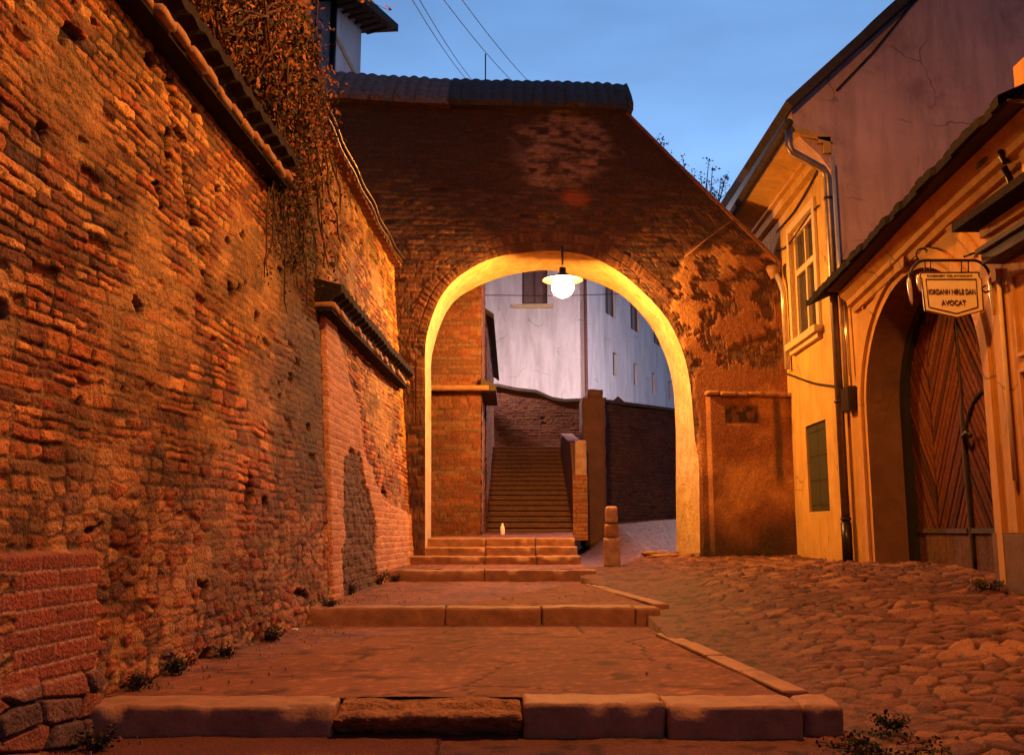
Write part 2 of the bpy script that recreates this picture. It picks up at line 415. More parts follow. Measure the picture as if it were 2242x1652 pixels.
# under the paved steps the bed drops away
under = (YY > 4.72) & (XX < kerb_x(YY) - .03) & (YY < 15.0)
Z = np.where(under, Z - .35, Z)
Z = np.where((YY >= 15.0) & (XX < .93) , Z - .45, Z)
cc = pal([(.17, .062, .036), (.22, .085, .045), (.11, .04, .028), (.19, .07, .04), (.30, .13, .06), (.14, .05, .034)], idc)
dc = mix(np.array((.10, .036, .024)), np.array((.17, .066, .038)), fbm(XX * 5, YY * 5, 3)); dc = mix(dc, dc * .4, ss(.55, .68, fbm(XX * 13, YY * 11, 31)))
C = mix(dc, cc, np.clip(cobm * pr, 0, 1)); C = mix(C, np.array((.010, .006, .005)), cobm * (1 - pr))
C = C * (.8 + .4 * fbm(XX * 1.3, YY * 1.1, 63))[..., None]
V = np.stack([XX, YY, Z], -1)
gridmesh('cobbled_road', V, C, M['cob'], kind='structure', flip=True)
# the lower pavement in front of the first step
Ya = np.arange(-3, 4.72, .04); xa = np.arange(-3.0, -.3, .04)
YY, XX = np.meshgrid(Ya, np.append(xa, -.33), indexing='ij')
Z = road_z(XX, YY) + .004 + (fbm(XX * 3, YY * 3, 8) - .5) * .02
C = mix(np.array((.16, .055, .034)), np.array((.10, .036, .024)), fbm(XX * 3, YY * 3, 3))
gridmesh('lower_pavement', np.stack([XX, YY, Z], -1), C, M['tread'], kind='structure', flip=True)

def paving(name, x0, x1f, y0, y1, z0, z1, seed):
    Yp = np.arange(y0, y1 + .02, .03); n = 110
    YY = np.repeat(Yp[:, None], n, 1); t = np.linspace(0, 1, n)[None, :]
    XX = x0(YY) + (x1f(YY) - x0(YY)) * t
    Z = z0 + (z1 - z0) * (YY - y0) / (y1 - y0) + (fbm(XX * 2, YY * 2, seed) - .5) * .018 + (fbm(XX * 18, YY * 18, seed + 1, 3) - .5) * .005
    Z = Z + .03 * ss(.25, 0, XX - x0(YY)) * fbm(XX * 6, YY * 6, seed)
    q = fbm(XX * 2.2, YY * 1.6, seed + 2)
    C = mix(np.array((.23, .085, .05)), np.array((.17, .062, .038)), ss(.3, .7, q)); C = mix(C, C * 1.7, ss(.66, .74, fbm(XX * 30, YY * 30, seed + 6, 2))); C = mix(C, C * .5, ss(.62, .75, fbm(XX * 5, YY * 8, seed + 7)))
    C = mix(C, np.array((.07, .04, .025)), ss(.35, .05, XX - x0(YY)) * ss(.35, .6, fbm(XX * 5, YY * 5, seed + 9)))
    g1, g2, _i, _a, _b = worley((XX + .25 * fbm(XX * 2, YY * 2, seed + 30)) / 1.1, (YY + .25 * fbm(XX * 2, YY * 2, seed + 31)) / 1.3, seed + 40)
    ck = ss(.022, .008, g2 - g1) * ss(.42, .5, fbm(XX * 1.1, YY * 1.1, seed + 41)); C = mix(C, np.array((.03, .014, .01)), ck * .9); Z = Z - .008 * ck
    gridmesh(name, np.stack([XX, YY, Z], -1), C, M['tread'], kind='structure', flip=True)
wallx = lambda Y: np.interp(Y, [-3, 3.5, 4.6, 8.4, 12.3, 14.6], [-2.25, -2.12, -2.03, -1.72, -1.57, -1.43])
wl = lambda Y: wallx(Y) - .15
paving('paved_path', wl, lambda Y: kerb_x(Y), 4.86, 8.42, -.803, -.795, 1)
paving('paved_path', wl, lambda Y: np.interp(Y, [8.5, 12.4], [1.25, .84]), 8.62, 12.34, -.66, -.632, 2)
paving('paved_path', wl, lambda Y: np.full_like(Y, 1.0), 12.55, 14.05, -.492, -.484, 3)
paving('landing', lambda Y: np.full_like(Y, -2.2), lambda Y: np.interp(Y, [15, 19.6], [.95, 1.22]), 15.05, 19.7, -.128, -.03, 4)

# ---- the long shallow steps, each a row of kerb stones
M['rubble'] = mat('crumbling_rubble', (.44, .20, .085), (.18, .08, .04), rough=.95, scale=16, bump=1.0, bscale=35, dist=.04, stain=.6, staincol=(.04, .03, .02), sscale=7)
def step(pts, y0, depth, ztop, h, label, broken=None, bow=0):
    t = empty('stone_step', ((pts[0] + pts[-1]) / 2, y0, ztop - h), label, 'step', 'stone steps of the lane')
    for i in range(len(pts) - 1):
        a, b = pts[i] + .004, pts[i + 1] - .004
        m_ = MB(); s = i * 7 + int(y0 * 10)
        dz = (h2(i, s, 3) - .5) * .016; dy = (h2(i, s, 5) - .5) * .03
        if broken == i:
            def fn(P):
                P = P.copy(); w = ss(0, .12, ztop - .045 - P[..., 2]) * (P[..., 1] < y0 + depth * .6)
                P[..., 1] += w * (.05 + .12 * fbm(P[..., 0] * 7, P[..., 2] * 9, 4)) + .03 * (fbm(P[..., 0] * 20, P[..., 2] * 20, 6) - .5) * (P[..., 1] < y0 + .15)
                P[..., 2] -= .05 * fbm(P[..., 0] * 8, P[..., 1] * 8, 8) * (P[..., 2] > ztop - .05) * (P[..., 1] < y0 + depth * .5)
                return P
            roundbox(m_, a, b, y0 + dy, y0 + depth, ztop - h - .12, ztop - .012, .02, .025, .015, s, fn)
            o = weld(m_.build('kerb_stone', M['rubble'], t)); o['label'] = 'broken middle length showing rough brick and rubble'
        else:
            def chip(P, y_=y0 + dy, z_=ztop + dz, s_=s):
                P = P.copy(); e_ = ss(.075, .0, P[..., 1] - y_) * ss(.07, .0, z_ - P[..., 2])
                n_ = ss(.50, .72, fbm(P[..., 0] * 5 + s_, P[..., 0] * 0 + s_, 12, 4)); P[..., 1] += e_ * n_ * .028; P[..., 2] -= e_ * n_ * .014
                P[..., 2] += (.012 * (fbm(P[..., 0] * 2 + s_, P[..., 1] * 2, 13, 3) - .5)) * ss(.1, 0, z_ - P[..., 2])
                return P
            roundbox(m_, a, b, y0 + dy, y0 + depth, ztop - h - .12, ztop + dz, .012, .022, .009, s, chip)
            weld(m_.build('kerb_stone', M['stone'], t))
    return t
X = lambda px, Y: ((px - 1121) / 2100) * Y * .985
step([X(p, 4.6) for p in (188, 738, 1143, 1450, 1742)], 4.6, .30, -.797, .185, 'long front kerb step with a broken crumbling middle', broken=1)
step([X(p, 8.4) for p in (640, 975, 1185, 1388, 1442)], 8.4, .27, -.655, .13, 'second long kerb step, between front step and the raised pavement near the arch')
step([X(p, 12.3) for p in (832, 1060, 1306)], 12.3, .27, -.49, .13, 'third long kerb step just before the arch steps')
for k, (yy, zz, lab) in enumerate([(14.0, -.364, 'lowest of the three arch steps under the gateway'), (14.4, -.245, 'middle of the three arch steps under the gateway'), (14.8, -.125, 'top arch step at the edge of the landing')]):
    step([-1.5, -.4, .35, .99 - .015 * k], yy, .43, zz, .12, lab)
# end stone of the first step, split off
t = MB(); roundbox(t, X(1748, 4.6), X(1838, 4.6), 4.63, 4.92, -1.02, -.80, .03, .03, .02, 55)
tag(weld(t.build('loose_stone', M['stone'])), 'short loose stone at the right end of the front step', 'stone')
# flush kerb strips along the right edge of the paving
def strip(p0, p1, w, zoff, n, label):
    t = empty('edge_kerb', p0, label, 'kerb', 'flush edge kerbs beside the path')
    a = Vector(p0); b = Vector(p1); d = (b - a) / n; side = Vector((d.y, -d.x, 0)).normalized() * w
    for i in range(n):
        m_ = MB(); q0 = a + d * (i + .01); q1 = a + d * (i + .99)
        up = Vector((0, 0, .10)); z = Vector((0, 0, zoff + random.uniform(-.006, .006)))
        m_.hexa([q0 + z - up, q0 + side + z - up, q1 + side + z - up, q1 + z - up, q0 + z, q0 + side + z, q1 + side + z, q1 + z])
        o = m_.build('kerb_stone', M['stone'], t)
        mod = o.modifiers.new('bevel', 'BEVEL'); mod.width = .012; mod.segments = 2
strip((1.34, 4.92, -.79), (1.10, 7.6, -.785), .13, .012, 4, 'flush kerb strip running up from the front step')
strip((1.27, 8.7, -.655), (.86, 11.6, -.635), .13, .012, 4, 'flush kerb strip running up from the second step')

# ================================================================== LEFT WALLS
def k_of(Y): return np.interp(Y, [3, 5, 8.2, 9.1], [.035, .045, .078, .064])
def patchmask(s, h):
    return ss(0, .02, np.minimum(np.minimum(s - 3.1, 4.68 - s), np.minimum(h + .72, -.10 - .0 * s - h)) + .012)
def old_wall(Yg, Zg, base, seed, rubble=1.0, dark=0.0):
    s = Yg; h = Zg
    p, r1, r2, r3, fx, fy = bricks(s, h, .225, .060, .010, .055, seed, wob=.9)
    er = ss(.45, .7, fbm(s * 1.3, h * 1.8, seed + 50))              # eroded fields
    sm = ss(.50, .66, fbm(s * 1.1 + 3, h * 1.9, seed + 60, 5))       # smeared with old mortar
    hb = p * (.011 + .013 * (r1 - .42)) + .005 * (fx - .5) * (r3 - .5) * 2
    hb = hb - p * np.where(r2 < .02, .04, 0) - er * .012 * (fbm(s * 9, h * 9, seed + 1))
    hb = hb + .018 * (fbm(s * 26, h * 36, seed + 2, 4) - .5)
    colb = pal(BR, r3) * (.72 + .5 * r1)[..., None]
    colb = mix(colb, np.array((.10, .055, .035)), ss(.78, .9, r2) * .7)
    mortc = mix(np.array((.24, .13, .05)), np.array((.035, .02, .012)), ss(.30, .52, fbm(s * 3, h * 3, seed + 70)))
    colb = mix(colb, colb * np.array((.98, .66, .62)), ss(2.2, .2, h + 1.2 * (fbm(s * .7, h * .7, seed + 44) - .5)))  # lower brick redder: newer brick, and the lamp's fade put into colour
    col = mix(mortc, colb, p)
    # mortar smears
    hs = .010 + .020 * (fbm(s * 7, h * 9, seed + 61) - .5) + .022 * (fbm(s * 25, h * 25, seed + 62, 3) - .5)
    cs = mix(np.array((.58, .34, .10)), np.array((.38, .20, .07)), fbm(s * 6, h * 6, seed + 63))
    w = sm * .62 * ss(-.8, .8, h + 1.5 * (fbm(s, h, seed + 66) - .5))
    hb = hb * (1 - w) + hs * w; col = mix(col, cs, w * .8)
    # rubble stones low down and in pockets
    f1, f2, i1, ox, oy = worley((s + .04 * fbm(s * 5, h * 5, 3)) / .15, (h + .04 * fbm(s * 5, h * 5, 4)) / .085, seed + 80)
    ps = ss(.04, .30, f2 - f1)
    hr = ps * (.014 + .022 * (i1 - .45)) + ps * .03 * oy * (i1 - .3) + .012 * (fbm(s * 15, h * 15, seed + 81) - .5)
    cr = mix(mix(np.array((.34, .18, .07)), np.array((.05, .03, .02)), ss(.42, .55, fbm(s * 5, h * 5, seed + 83))), pal([(.42, .19, .07), (.46, .25, .09), (.30, .17, .09), (.50, .28, .11), (.22, .12, .08), (.40, .12, .05)], i1), ps)
    rub = .62 * ss(.55, -.05, h - base + -.75 + 1.9 * (fbm(s * 1.2, h * 1.2, seed + 90) - .5)) * rubble
    rub = np.maximum(rub, .8 * rubble * ss(.60, .70, fbm(s * .8 + 9, h * 1.1, seed + 91)))
    hb = hb * (1 - rub) + hr * rub; col = mix(col, cr, rub)
    # random holes, sunk and coloured near black
    hole = ss(.77, .80, fbm(s * 3.6, h * 5.5, seed + 95, 3))
    hole = hole * (1 - ss(4.5, 4.2, s) * ss(.5, .2, h)); hb = hb - .045 * hole; col = mix(col, np.array((.03, .022, .012)), hole * .85)
    dk = ss(.48, .66, fbm(s * 2.2 + 4, h * 3.1, seed + 96, 5)); col = mix(col, col * .58, dk)
    hb = hb + .045 * (fbm(s * .55, h * .6, seed + 99) - .5) + .016 * (fbm(s * 2.1, h * 2.3, seed + 98) - .5)
    return hb, col

zt = 6.4
# --- near wall
ya = [-2.0]
while ya[-1] < 9.14:
    y = ya[-1]; ya.append(y + (.06 if y < 3.2 else min(.016, .0062 * (y / 3.5) ** 2)))
ya = np.array(ya); nA, nB = 560, 40
U = np.linspace(0, 1, nA); 
Yg = np.repeat(ya[:, None], nA + nB, 1)
top1 = np.clip(.60 * ya + .25, 2.2, 5.4)[:, None]
zr = np.concatenate([-1.15 + (top1 + 1.15) * U[None, :], top1 + (zt - top1) * np.linspace(0, 1, nB + 1)[None, 1:]], 1)
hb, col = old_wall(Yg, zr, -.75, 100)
# regular repair patch of brick, proud of the wall
pm = patchmask(Yg + .03 * np.sin(zr * 38), zr)
rp = np.floor((zr + .72) / .0785); u = (Yg - 4.05) / .255 + .5 * (rp % 2); cu = np.floor(u)
ee = np.minimum(np.minimum(u - cu, 1 - u + cu) * .255, np.minimum((zr + .72) / .0785 - rp, 1 - (zr + .72) / .0785 + rp) * .0785)
pp = ss(.003, .009, ee + .003 * (fbm(Yg * 30, zr * 30, 3) - .5))
cp = mix(np.array((.42, .26, .18)), mix(np.array((.34, .09, .05)), np.array((.25, .07, .04)), h2(cu, rp, 4)), pp)
pc = pm * ss(3.93, 3.95, Yg + .05 * (fbm(zr * 9, zr * 0, 6) - .5) + .13 * (rp % 2 - .5)); hb = hb * (1 - pc) + pc * (.007 * pp + .006 * (fbm(Yg * 8, zr * 8, 5) - .5)) + pm * .075; col = mix(col, cp, pc)
# heavy footing stones under the patch
f1, f2, i1, ox, oy = worley(Yg / .30, (zr + .08 * Yg) / .095, 321, .6)
fm = ss(.62, .74, -zr + .06 * fbm(Yg * 5, zr * 5, 3)) * ss(4.95, 4.6, Yg)
ps = ss(.02, .15, f2 - f1)
hb = hb * (1 - fm) + fm * (.06 + ps * (.025 + .03 * i1) + .02 * fbm(Yg * 12, zr * 12, 9))
col = mix(col, mix(np.array((.05, .03, .02)), pal([(.26, .09, .05), (.20, .10, .07), (.13, .075, .06), (.30, .12, .06)], i1), ps), fm)
# one deep putlog hole and a few smaller ones
for (px, py, rad, dep) in ((300, 672, .05, .20), (485, 530, .045, .06), (180, 880, .035, .06), (430, 245, .05, .06), (515, 1100, .05, .08), (385, 1440, .08, .12), (590, 830, .05, .08)):
    q = atX(px, py, -2.08)
    d = np.hypot((Yg - q.y) / 1.35, zr - q.z) + .07 * (fbm(Yg * 14, zr * 18, 8) - .5)
    m_ = ss(rad, rad * .6, d); hb = hb - dep * m_; col = mix(col, np.array((.03, .02, .012)), m_ * .8)
# diagonal crack of lost mortar from the top
q0 = atX(350, 60, -2.1); q1 = atX(430, 560, -2.1)
tt = np.clip((zr - q1.z) / (q0.z - q1.z), 0, 1); cy = q1.y + (q0.y - q1.y) * tt
cr_ = ss(.10, .02, np.abs(Yg - cy - .16 * (fbm(zr * 4, zr * 0, 71) - .5) * 2)) * (tt > 0) * (tt < 1) * ss(.4, .6, fbm(Yg * 9, zr * 9, 72))
hb = hb - .05 * cr_; col = mix(col, np.array((.05, .035, .02)), cr_ * .7)
# darker strip at the far end of this wall, under the creeper
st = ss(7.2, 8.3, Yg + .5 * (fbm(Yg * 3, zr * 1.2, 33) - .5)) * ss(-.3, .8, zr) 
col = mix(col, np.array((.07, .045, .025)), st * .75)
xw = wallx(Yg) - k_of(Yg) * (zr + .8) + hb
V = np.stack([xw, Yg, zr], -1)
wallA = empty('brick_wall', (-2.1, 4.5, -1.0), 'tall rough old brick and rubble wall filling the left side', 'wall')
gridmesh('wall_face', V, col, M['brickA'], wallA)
m_ = MB(); m_.box(-3.6, -2.75, -2, 9.14, -1.2, zt); m_.build('wall_core', M['brickp'], wallA)
m_ = MB(); m_.prism([(-2.2, 9.14, -1.2), (-1.76, 9.14, -1.2), (-2.22, 9.14, zt), (-2.9, 9.14, zt)], (-.02, .012, 0)); m_.build('wall_end', M['brickp'], wallA)
m_ = MB(); roundbox(m_, -3.7, -2.2, -2, 9.2, zt - .02, zt + .12, .03, .15, .02, 5); weld(m_.build('wall_cap', M['tile'], wallA))

# --- string course (brick nosing under a row of dark cover tiles)
def ledge(y0, y1, xw_, z, seed, parent, proj=.19, hi=.27):
    n = int((y1 - y0) / .045)
    m1 = MB(); m2 = MB()
    ys = np.linspace(y0, y1, n)
    # brick nosing: uneven blocks
    y = y0
    while y < y1 - .05:
        L = random.uniform(.20, .30); e_ = min(y + L, y1)
        x = float(xw_(y)); pj = proj + random.uniform(-.02, .02); dz = random.uniform(-.012, .012)
        roundbox(m1, x - .2, x + pj, y + .003, e_ - .003, z + dz, z + .062 + dz, .012, .05, .010, int(y * 100) + seed)
        y = e_
    # tile canopy
    A = []
    for y in ys:
        x = float(xw_(y)); wv = .014 * math.sin(y * 2 * math.pi / .22) + .03 * float(fbm(y * 1.5, 0, seed) - .5)
        A.append([(x - .25, y, z + .07), (x + proj - .06, y, z + .07 + wv * .3), (x + proj - .02, y, z + .12 + wv), (x + proj + .05, y, z + hi * .55 + wv), (x + proj + .05, y, z + hi * .8 + wv), (x - .02, y, z + hi + wv), (x - .25, y, z + hi + .06)])
    k = 7; v = [q for a in A for q in a]
    f = [(i * k + j, (i + 1) * k + j, (i + 1) * k + (j + 1) % k, i * k + (j + 1) % k) for i in range(n - 1) for j in range(k)]
    f += [tuple(range(k)), tuple((n - 1) * k + j for j in range(k - 1, -1, -1))]
    m2.add(v, f, False)
    m3 = MB()  # added dark strip that stands in for the shade under the nosing
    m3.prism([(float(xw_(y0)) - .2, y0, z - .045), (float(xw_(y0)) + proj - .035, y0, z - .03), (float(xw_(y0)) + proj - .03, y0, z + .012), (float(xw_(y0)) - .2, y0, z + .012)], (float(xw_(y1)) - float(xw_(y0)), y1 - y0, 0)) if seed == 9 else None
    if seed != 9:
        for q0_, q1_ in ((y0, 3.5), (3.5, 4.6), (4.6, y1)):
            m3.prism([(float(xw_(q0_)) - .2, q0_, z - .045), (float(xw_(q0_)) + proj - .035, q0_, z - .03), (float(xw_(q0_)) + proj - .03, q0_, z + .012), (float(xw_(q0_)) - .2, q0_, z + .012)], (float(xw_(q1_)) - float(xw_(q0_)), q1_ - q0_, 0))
    m3.build('nosing_shade_strip', M['blacktile'], parent)
    weld(m1.build('brick_nosing', M['ledgebrick'], parent)); m2.build('cover_tiles', M['blacktile'], parent)
M['blacktile'] = mat('black_tile_and_shade', (.014, .010, .008), (.028, .018, .012), spec=.12, rough=.95, scale=9, bump=.8, bscale=25, dist=.02)  # near-black tiles, also the shade strip under each nosing
M['ledgebrick'] = mat('nosing_brick', (.36, .19, .09), (.24, .11, .055), rough=.85, scale=10, bump=.6, bscale=40)
xA = lambda Y, z=2.9: wallx(Y) - k_of(Y) * (z + .8)
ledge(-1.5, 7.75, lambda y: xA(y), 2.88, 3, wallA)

# --- far left wall
yb = np.arange(9.08, 14.62, .017); nz = 470
Yg = np.repeat(yb[:, None], nz, 1)
kB = np.interp(Yg, [9.1, 14.3], [.058, .078])
zr = np.repeat(np.linspace(-.95, 4.0, nz)[None, :], len(yb), 0)
hb, col = old_wall(Yg, zr, -.7, 500, rubble=.8)
# newer coursed brick in the lower part
p, r1, r2, r3, fx, fy = bricks(Yg, zr, .25, .075, .010, .006, 700, headers=.0, wob=.05)
edge = np.interp(Yg, [9.0, 9.5, 10.8, 11.0, 12.1, 12.6, 14.6], [2.15, 2.2, 1.35, .9, .45, .35, .2]) + .12 * (fbm(Yg * 5, zr * 5, 9) - .5)
nm = ss(.03, -.03, zr - edge)
hn = p * .007 + .008 * (r1 - .5) + .03 + .010 * (fbm(Yg * 14, zr * 14, 14) - .5)
cn_ = mix(np.array((.50, .30, .17)), pal([(.48, .19, .08), (.54, .23, .10), (.44, .16, .07), (.52, .24, .11)], r3), p); cn_ = cn_ * (.75 + .5 * fbm(Yg * 3, zr * 3, 909))[..., None]
hb = hb * (1 - nm) + hn * nm; col = mix(col, cn_, nm)
# dark overgrown recess with a rounded head
rc = ss(.04, -.04, np.maximum(np.abs(Yg - 10.65) - .95 + .25 * ss(.3, 1.0, zr), zr - (.85 - .55 * ((Yg - 10.5) / .9) ** 2)) + .42 * (fbm(Yg * 4, zr * 4, 11, 5) - .5))
hb = hb - .03 * rc + .06 * rc * (fbm(Yg * 12, zr * 12, 12) - .5); col = mix(col, mix(np.array((.07, .045, .03)), np.array((.15, .08, .045)), fbm(Yg * 9, zr * 9, 5)), rc * .9)
xw = wallx(Yg) - kB * (zr + .8) + hb
xB = lambda Y, z: wallx(Y) - np.interp(Y, [9.1, 14.3], [.058, .078]) * (z + .8)
wallB = empty('brick_wall', (-1.6, 11.5, -1.0), 'farther left brick wall with neat newer brick low down, ending at the gateway', 'wall')
xw = xw - .16 * (1 - ss(9.06, 9.22, Yg)) ** 1.5
gridmesh('wall_face', np.stack([xw, Yg, zr], -1), col, M['brickA'], wallB)
m_ = MB(); m_.box(-3.4, -2.12, 9.16, 14.35, -1.2, 3.98); m_.build('wall_core', M['brickp'], wallB)
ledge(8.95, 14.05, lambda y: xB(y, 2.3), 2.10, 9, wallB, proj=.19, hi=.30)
# roof-like coping on top with two cables
m_ = MB(); n = 130; A = []
for i in range(n):
    y = 8.85 + i * (14.3 - 8.85) / (n - 1); x = float(xB(y, 4.0)); wv = .018 * math.sin(y * 2 * math.pi / .2)
    A.append([(x - .55, y, 4.0), (x + .04, y, 4.0), (x + .13, y, 3.985 + wv), (x + .12, y, 4.035 + wv), (x - .55, y, 4.30 + wv)])
k = 5; v = [q for a in A for q in a]
f = [(i * k + j, (i + 1) * k + j, (i + 1) * k + (j + 1) % k, i * k + (j + 1) % k) for i in range(n - 1) for j in range(k)] + [tuple(range(k)), tuple((n - 1) * k + j for j in range(k - 1, -1, -1))]
m_.add(v, f); m_.build('coping_tiles', M['tiler'], wallB)
m_ = MB()
for dz, dx in ((.10, .17), (.035, .15)):
    m_.tube([(float(xB(y, 4.0)) + dx + .01 * math.sin(y * 5), y, 3.98 + dz + .012 * math.sin(y * 2.3)) for y in np.linspace(8.9, 14.2, 50)], .011, 6)
m_.build('cable', M['zinc'], wallB)

# ================================================================== GATEWAY
GN = Vector((-.1, 1, 0)).normalized(); G0 = (0, 14.5, 0)      # front plane Y = 14.5 + .1 x
def gp(px, py, off=0): return onplane(px, py, (0, 14.5 + off, 0), GN)
front_px = [(931, 1225), (931, 1100), (931, 960), (931, 850), (931, 767), (937, 724), (952, 678), (969, 644), (999, 610), (1045, 580), (1092, 562), (1150, 553), (1220, 550), (1290, 561), (1347, 590), (1389, 622), (1436, 668), (1470, 714), (1499, 784), (1512, 852), (1521, 958), (1529, 1010), (1531, 1100), (1532, 1225)]
back_px = [(944, 1190), (944, 1080), (944, 960), (944, 850), (944, 792), (950, 758), (961, 720), (978, 682), (1003, 652), (1045, 627), (1088, 610), (1140, 597), (1210, 592), (1283, 611), (1328, 628), (1368, 652), (1406, 690), (1436, 733), (1461, 792), (1474, 852), (1479, 930), (1480, 1000), (1480, 1080), (1480, 1190)]
THK = 1.15
fr = [gp(*p) for p in front_px]; bk = [gp(*p, off=THK) for p in back_px]
fr[0].z = fr[-1].z = -.75; bk[0].z = bk[-1].z = -.55
def resample(P, n, keys=None):
    P = [Vector(p) for p in P]
    # Catmull-Rom per segment for smoothness
    out = []; m = len(P)
    for i in range(n):
        t = i / (n - 1) * (m - 1); k = min(int(t), m - 2); u = t - k
        p0, p1, p2, p3 = P[max(k - 1, 0)], P[k], P[k + 1], P[min(k + 2, m - 1)]
        out.append(.5 * ((2 * p1) + (p2 - p0) * u + (2 * p0 - 5 * p1 + 4 * p2 - p3) * u * u + (3 * p1 - p0 - 3 * p2 + p3) * u ** 3))
    return out
NA = 420
frd = resample(fr, NA); bkd = resample(bk, NA)
# outer outline of the front face in (x, z)
sl = [gp(1370, 252), gp(1480, 362), gp(1600, 478), gp(1708, 582)]
XR = 4.33
outer = [(-4.2, -1.0), (-4.2, 6.78), (sl[0].x - .02, 6.72)] + [(p.x, p.z) for p in sl] + [(XR, sl[-1].z - .30), (XR, -.75)]
def isect(cx, cz, dx, dz):
    best = None
    pts = outer + [outer[0]]
    for (ax_, az), (bx, bz) in zip(pts[:-1], pts[1:]):
        ex, ez = bx - ax_, bz - az; den = dx * ez - dz * ex
        if abs(den) < 1e-9: continue
        t = ((ax_ - cx) * ez - (az - cz) * ex) / den; u = ((ax_ - cx) * dz - (az - cz) * dx) / den
        if t > 1e-6 and -1e-6 <= u <= 1 + 1e-6 and (best is None or t < best): best = t
    return best
zs = 2.15; cxm = (frd[0].x + frd[-1].x) / 2
arc = np.array([(p.x, p.z) for p in frd]); outp = []
for (x, z) in arc:
    if z < zs - .35:
        dx, dz, cx, cz = (-1 if x < cxm else 1), 0, x, z
    else:
        w = min(1, (z - (zs - .35)) / .5)
        cx, cz = cxm, z * (1 - w) + (zs - .1) * w; dx, dz = x - cx, z - cz
        if abs(z - cz) < 1e-4: dz = 0
    t = isect(cx, cz, dx, dz); outp.append((cx + dx * t, cz + dz * t))
outp = np.array(outp); NR = 300
# snap the nearest samples to the outline's corners so that they stay sharp
for c in outer[1:-1]:
    i = int(np.argmin(np.hypot(outp[:, 0] - c[0], outp[:, 1] - c[1]))); outp[i] = c
tr = np.linspace(0, 1, NR) ** 1.15
PX = arc[:, None, 0] * (1 - tr) + outp[:, None, 0] * tr
PZ = arc[:, None, 1] * (1 - tr) + outp[:, None, 1] * tr
seg = np.hypot(np.diff(arc[:, 0]), np.diff(arc[:, 1])); al = np.concatenate([[0], np.cumsum(seg)])[:, None] * np.ones((1, NR))
rd = np.hypot(PX - arc[:, None, 0], PZ - arc[:, None, 1])
p, r1, r2, r3, fx, fy = bricks(PX, PZ, .27, .078, .013, .03, 900)
hb = p * (.010 + .02 * (r1 - .4)) - p * np.where(r2 < .03, .05, 0) + .01 * (fbm(PX * 15, PZ * 15, 3) - .5) + .06 * (fbm(PX * .6, PZ * .6, 4) - .5)
gb = pal([(.13, .048, .028), (.17, .066, .034), (.09, .04, .028), (.20, .09, .05), (.11, .052, .036), (.15, .058, .03), (.07, .035, .025)], r3) * (.8 + .4 * r1)[..., None]
col = mix(np.array((.10, .06, .045)), gb, p)
top_shade = ss(4.0, 6.0, PZ + .8 * (fbm(PX * 1.2, PZ * 1.2, 14) - .5)); col = mix(col, np.array((.06, .03, .022)), top_shade * .85)  # shade painted in: the face colour darkens towards the top
# pale worn field above the crown
pf = ss(.9, .55, np.hypot((PX - .75) / 1.15, (PZ - 6.0) / .8) + .55 * (fbm(PX * 2.4, PZ * 2.4, 15) - .5))
pf2 = pf * ss(.30, .75, .45 * r1 + fbm(PX * 6, PZ * 11, 17, 5) - .15)
col = mix(col, np.array((.34, .17, .12)) * (.7 + .6 * fbm(PX * 20, PZ * 20, 18))[..., None], pf2 * .8); hb = hb + .015 * pf2
rf = ss(.5, .2, np.hypot((PX - 1.0) / .7, (PZ - 5.2) / .35) + .3 * (fbm(PX * 3, PZ * 3, 16) - .5)); col = mix(col, np.array((.30, .07, .03)), rf * .8)
# voussoir ring of bricks on end
inr = (rd < .34) & (PZ > zs - .6)
u = al / .078; cu = np.floor(u); e1 = np.minimum(u - cu, 1 - u + cu) * .078
ur = (rd + .02) / .17 + .5 * (cu % 2) * 0; cr2 = np.floor(ur); e2 = np.minimum(ur - cr2, 1 - ur + cr2) * .17
pv = ss(.003, .014, np.minimum(e1, e2)); rv = h2(cu, cr2, 5)
rmask = ss(.36, .30, rd + .05 * (fbm(PX * 6, PZ * 6, 19) - .5)) * ss(zs - .9, zs - .4, PZ)
hv = pv * (.008 + .016 * rv) + .008 * (fbm(PX * 20, PZ * 20, 7) - .5)
cv = mix(np.array((.10, .05, .03)), pal([(.15, .055, .03), (.18, .07, .036), (.12, .045, .028), (.20, .08, .04)], rv), pv)
rmask = rmask * ss(.38, .58, fbm(al * 1.4, rd * 3, 29, 4)); hb = hb * (1 - rmask) + hv * rmask; col = mix(col, cv, rmask)
# ochre render surviving on the right flank
rm = ss(2.35, 2.85, PX + .7 * (fbm(PX * 1.1, PZ * 1.1, 21, 5) - .5) - .25 * ss(3, 1, PZ)) * ss(4.9, 4.0, PZ - .9 * (PX - 2.6) * 0 + .6 * (fbm(PX * 2, PZ * 2, 22) - .5))
gap = ss(.55, .575, fbm(PX * 3.2, PZ * 5.2, 23, 6) + .06 * (PZ > 2.2)) * ss(2.2, 2.8, PZ); rm = rm * (1 - gap); rm = ss(.35, .6, rm + .3 * (fbm(PX * 9, PZ * 9, 239) - .5))
hr = .032 + .02 * (fbm(PX * 2, PZ * 2, 24) - .5) + .008 * (fbm(PX * 12, PZ * 12, 25) - .5)
cr = mix(np.array((.46, .21, .075)), np.array((.24, .09, .04)), ss(.32, .62, fbm(PX * 1.8, PZ * 1.6, 26, 5)))
cr = mix(cr, np.array((.20, .08, .045)), ss(2.0, .2, PZ) * .6 * ss(.3, .6, fbm(PX * 3, PZ * 3, 27)))
cr = mix(cr, np.array((.055, .035, .025)), ss(.35, -.25, PZ + .7 * (fbm(PX * 2, PZ * 2, 28) - .5)) * .85)
hb = hb * (1 - rm) + hr * rm; col = mix(col, cr, rm)
col = mix(col, np.array((.17, .075, .04)), gap * ss(2.3, 2.7, PX) * ss(4.6, 3.9, PZ) * .45)
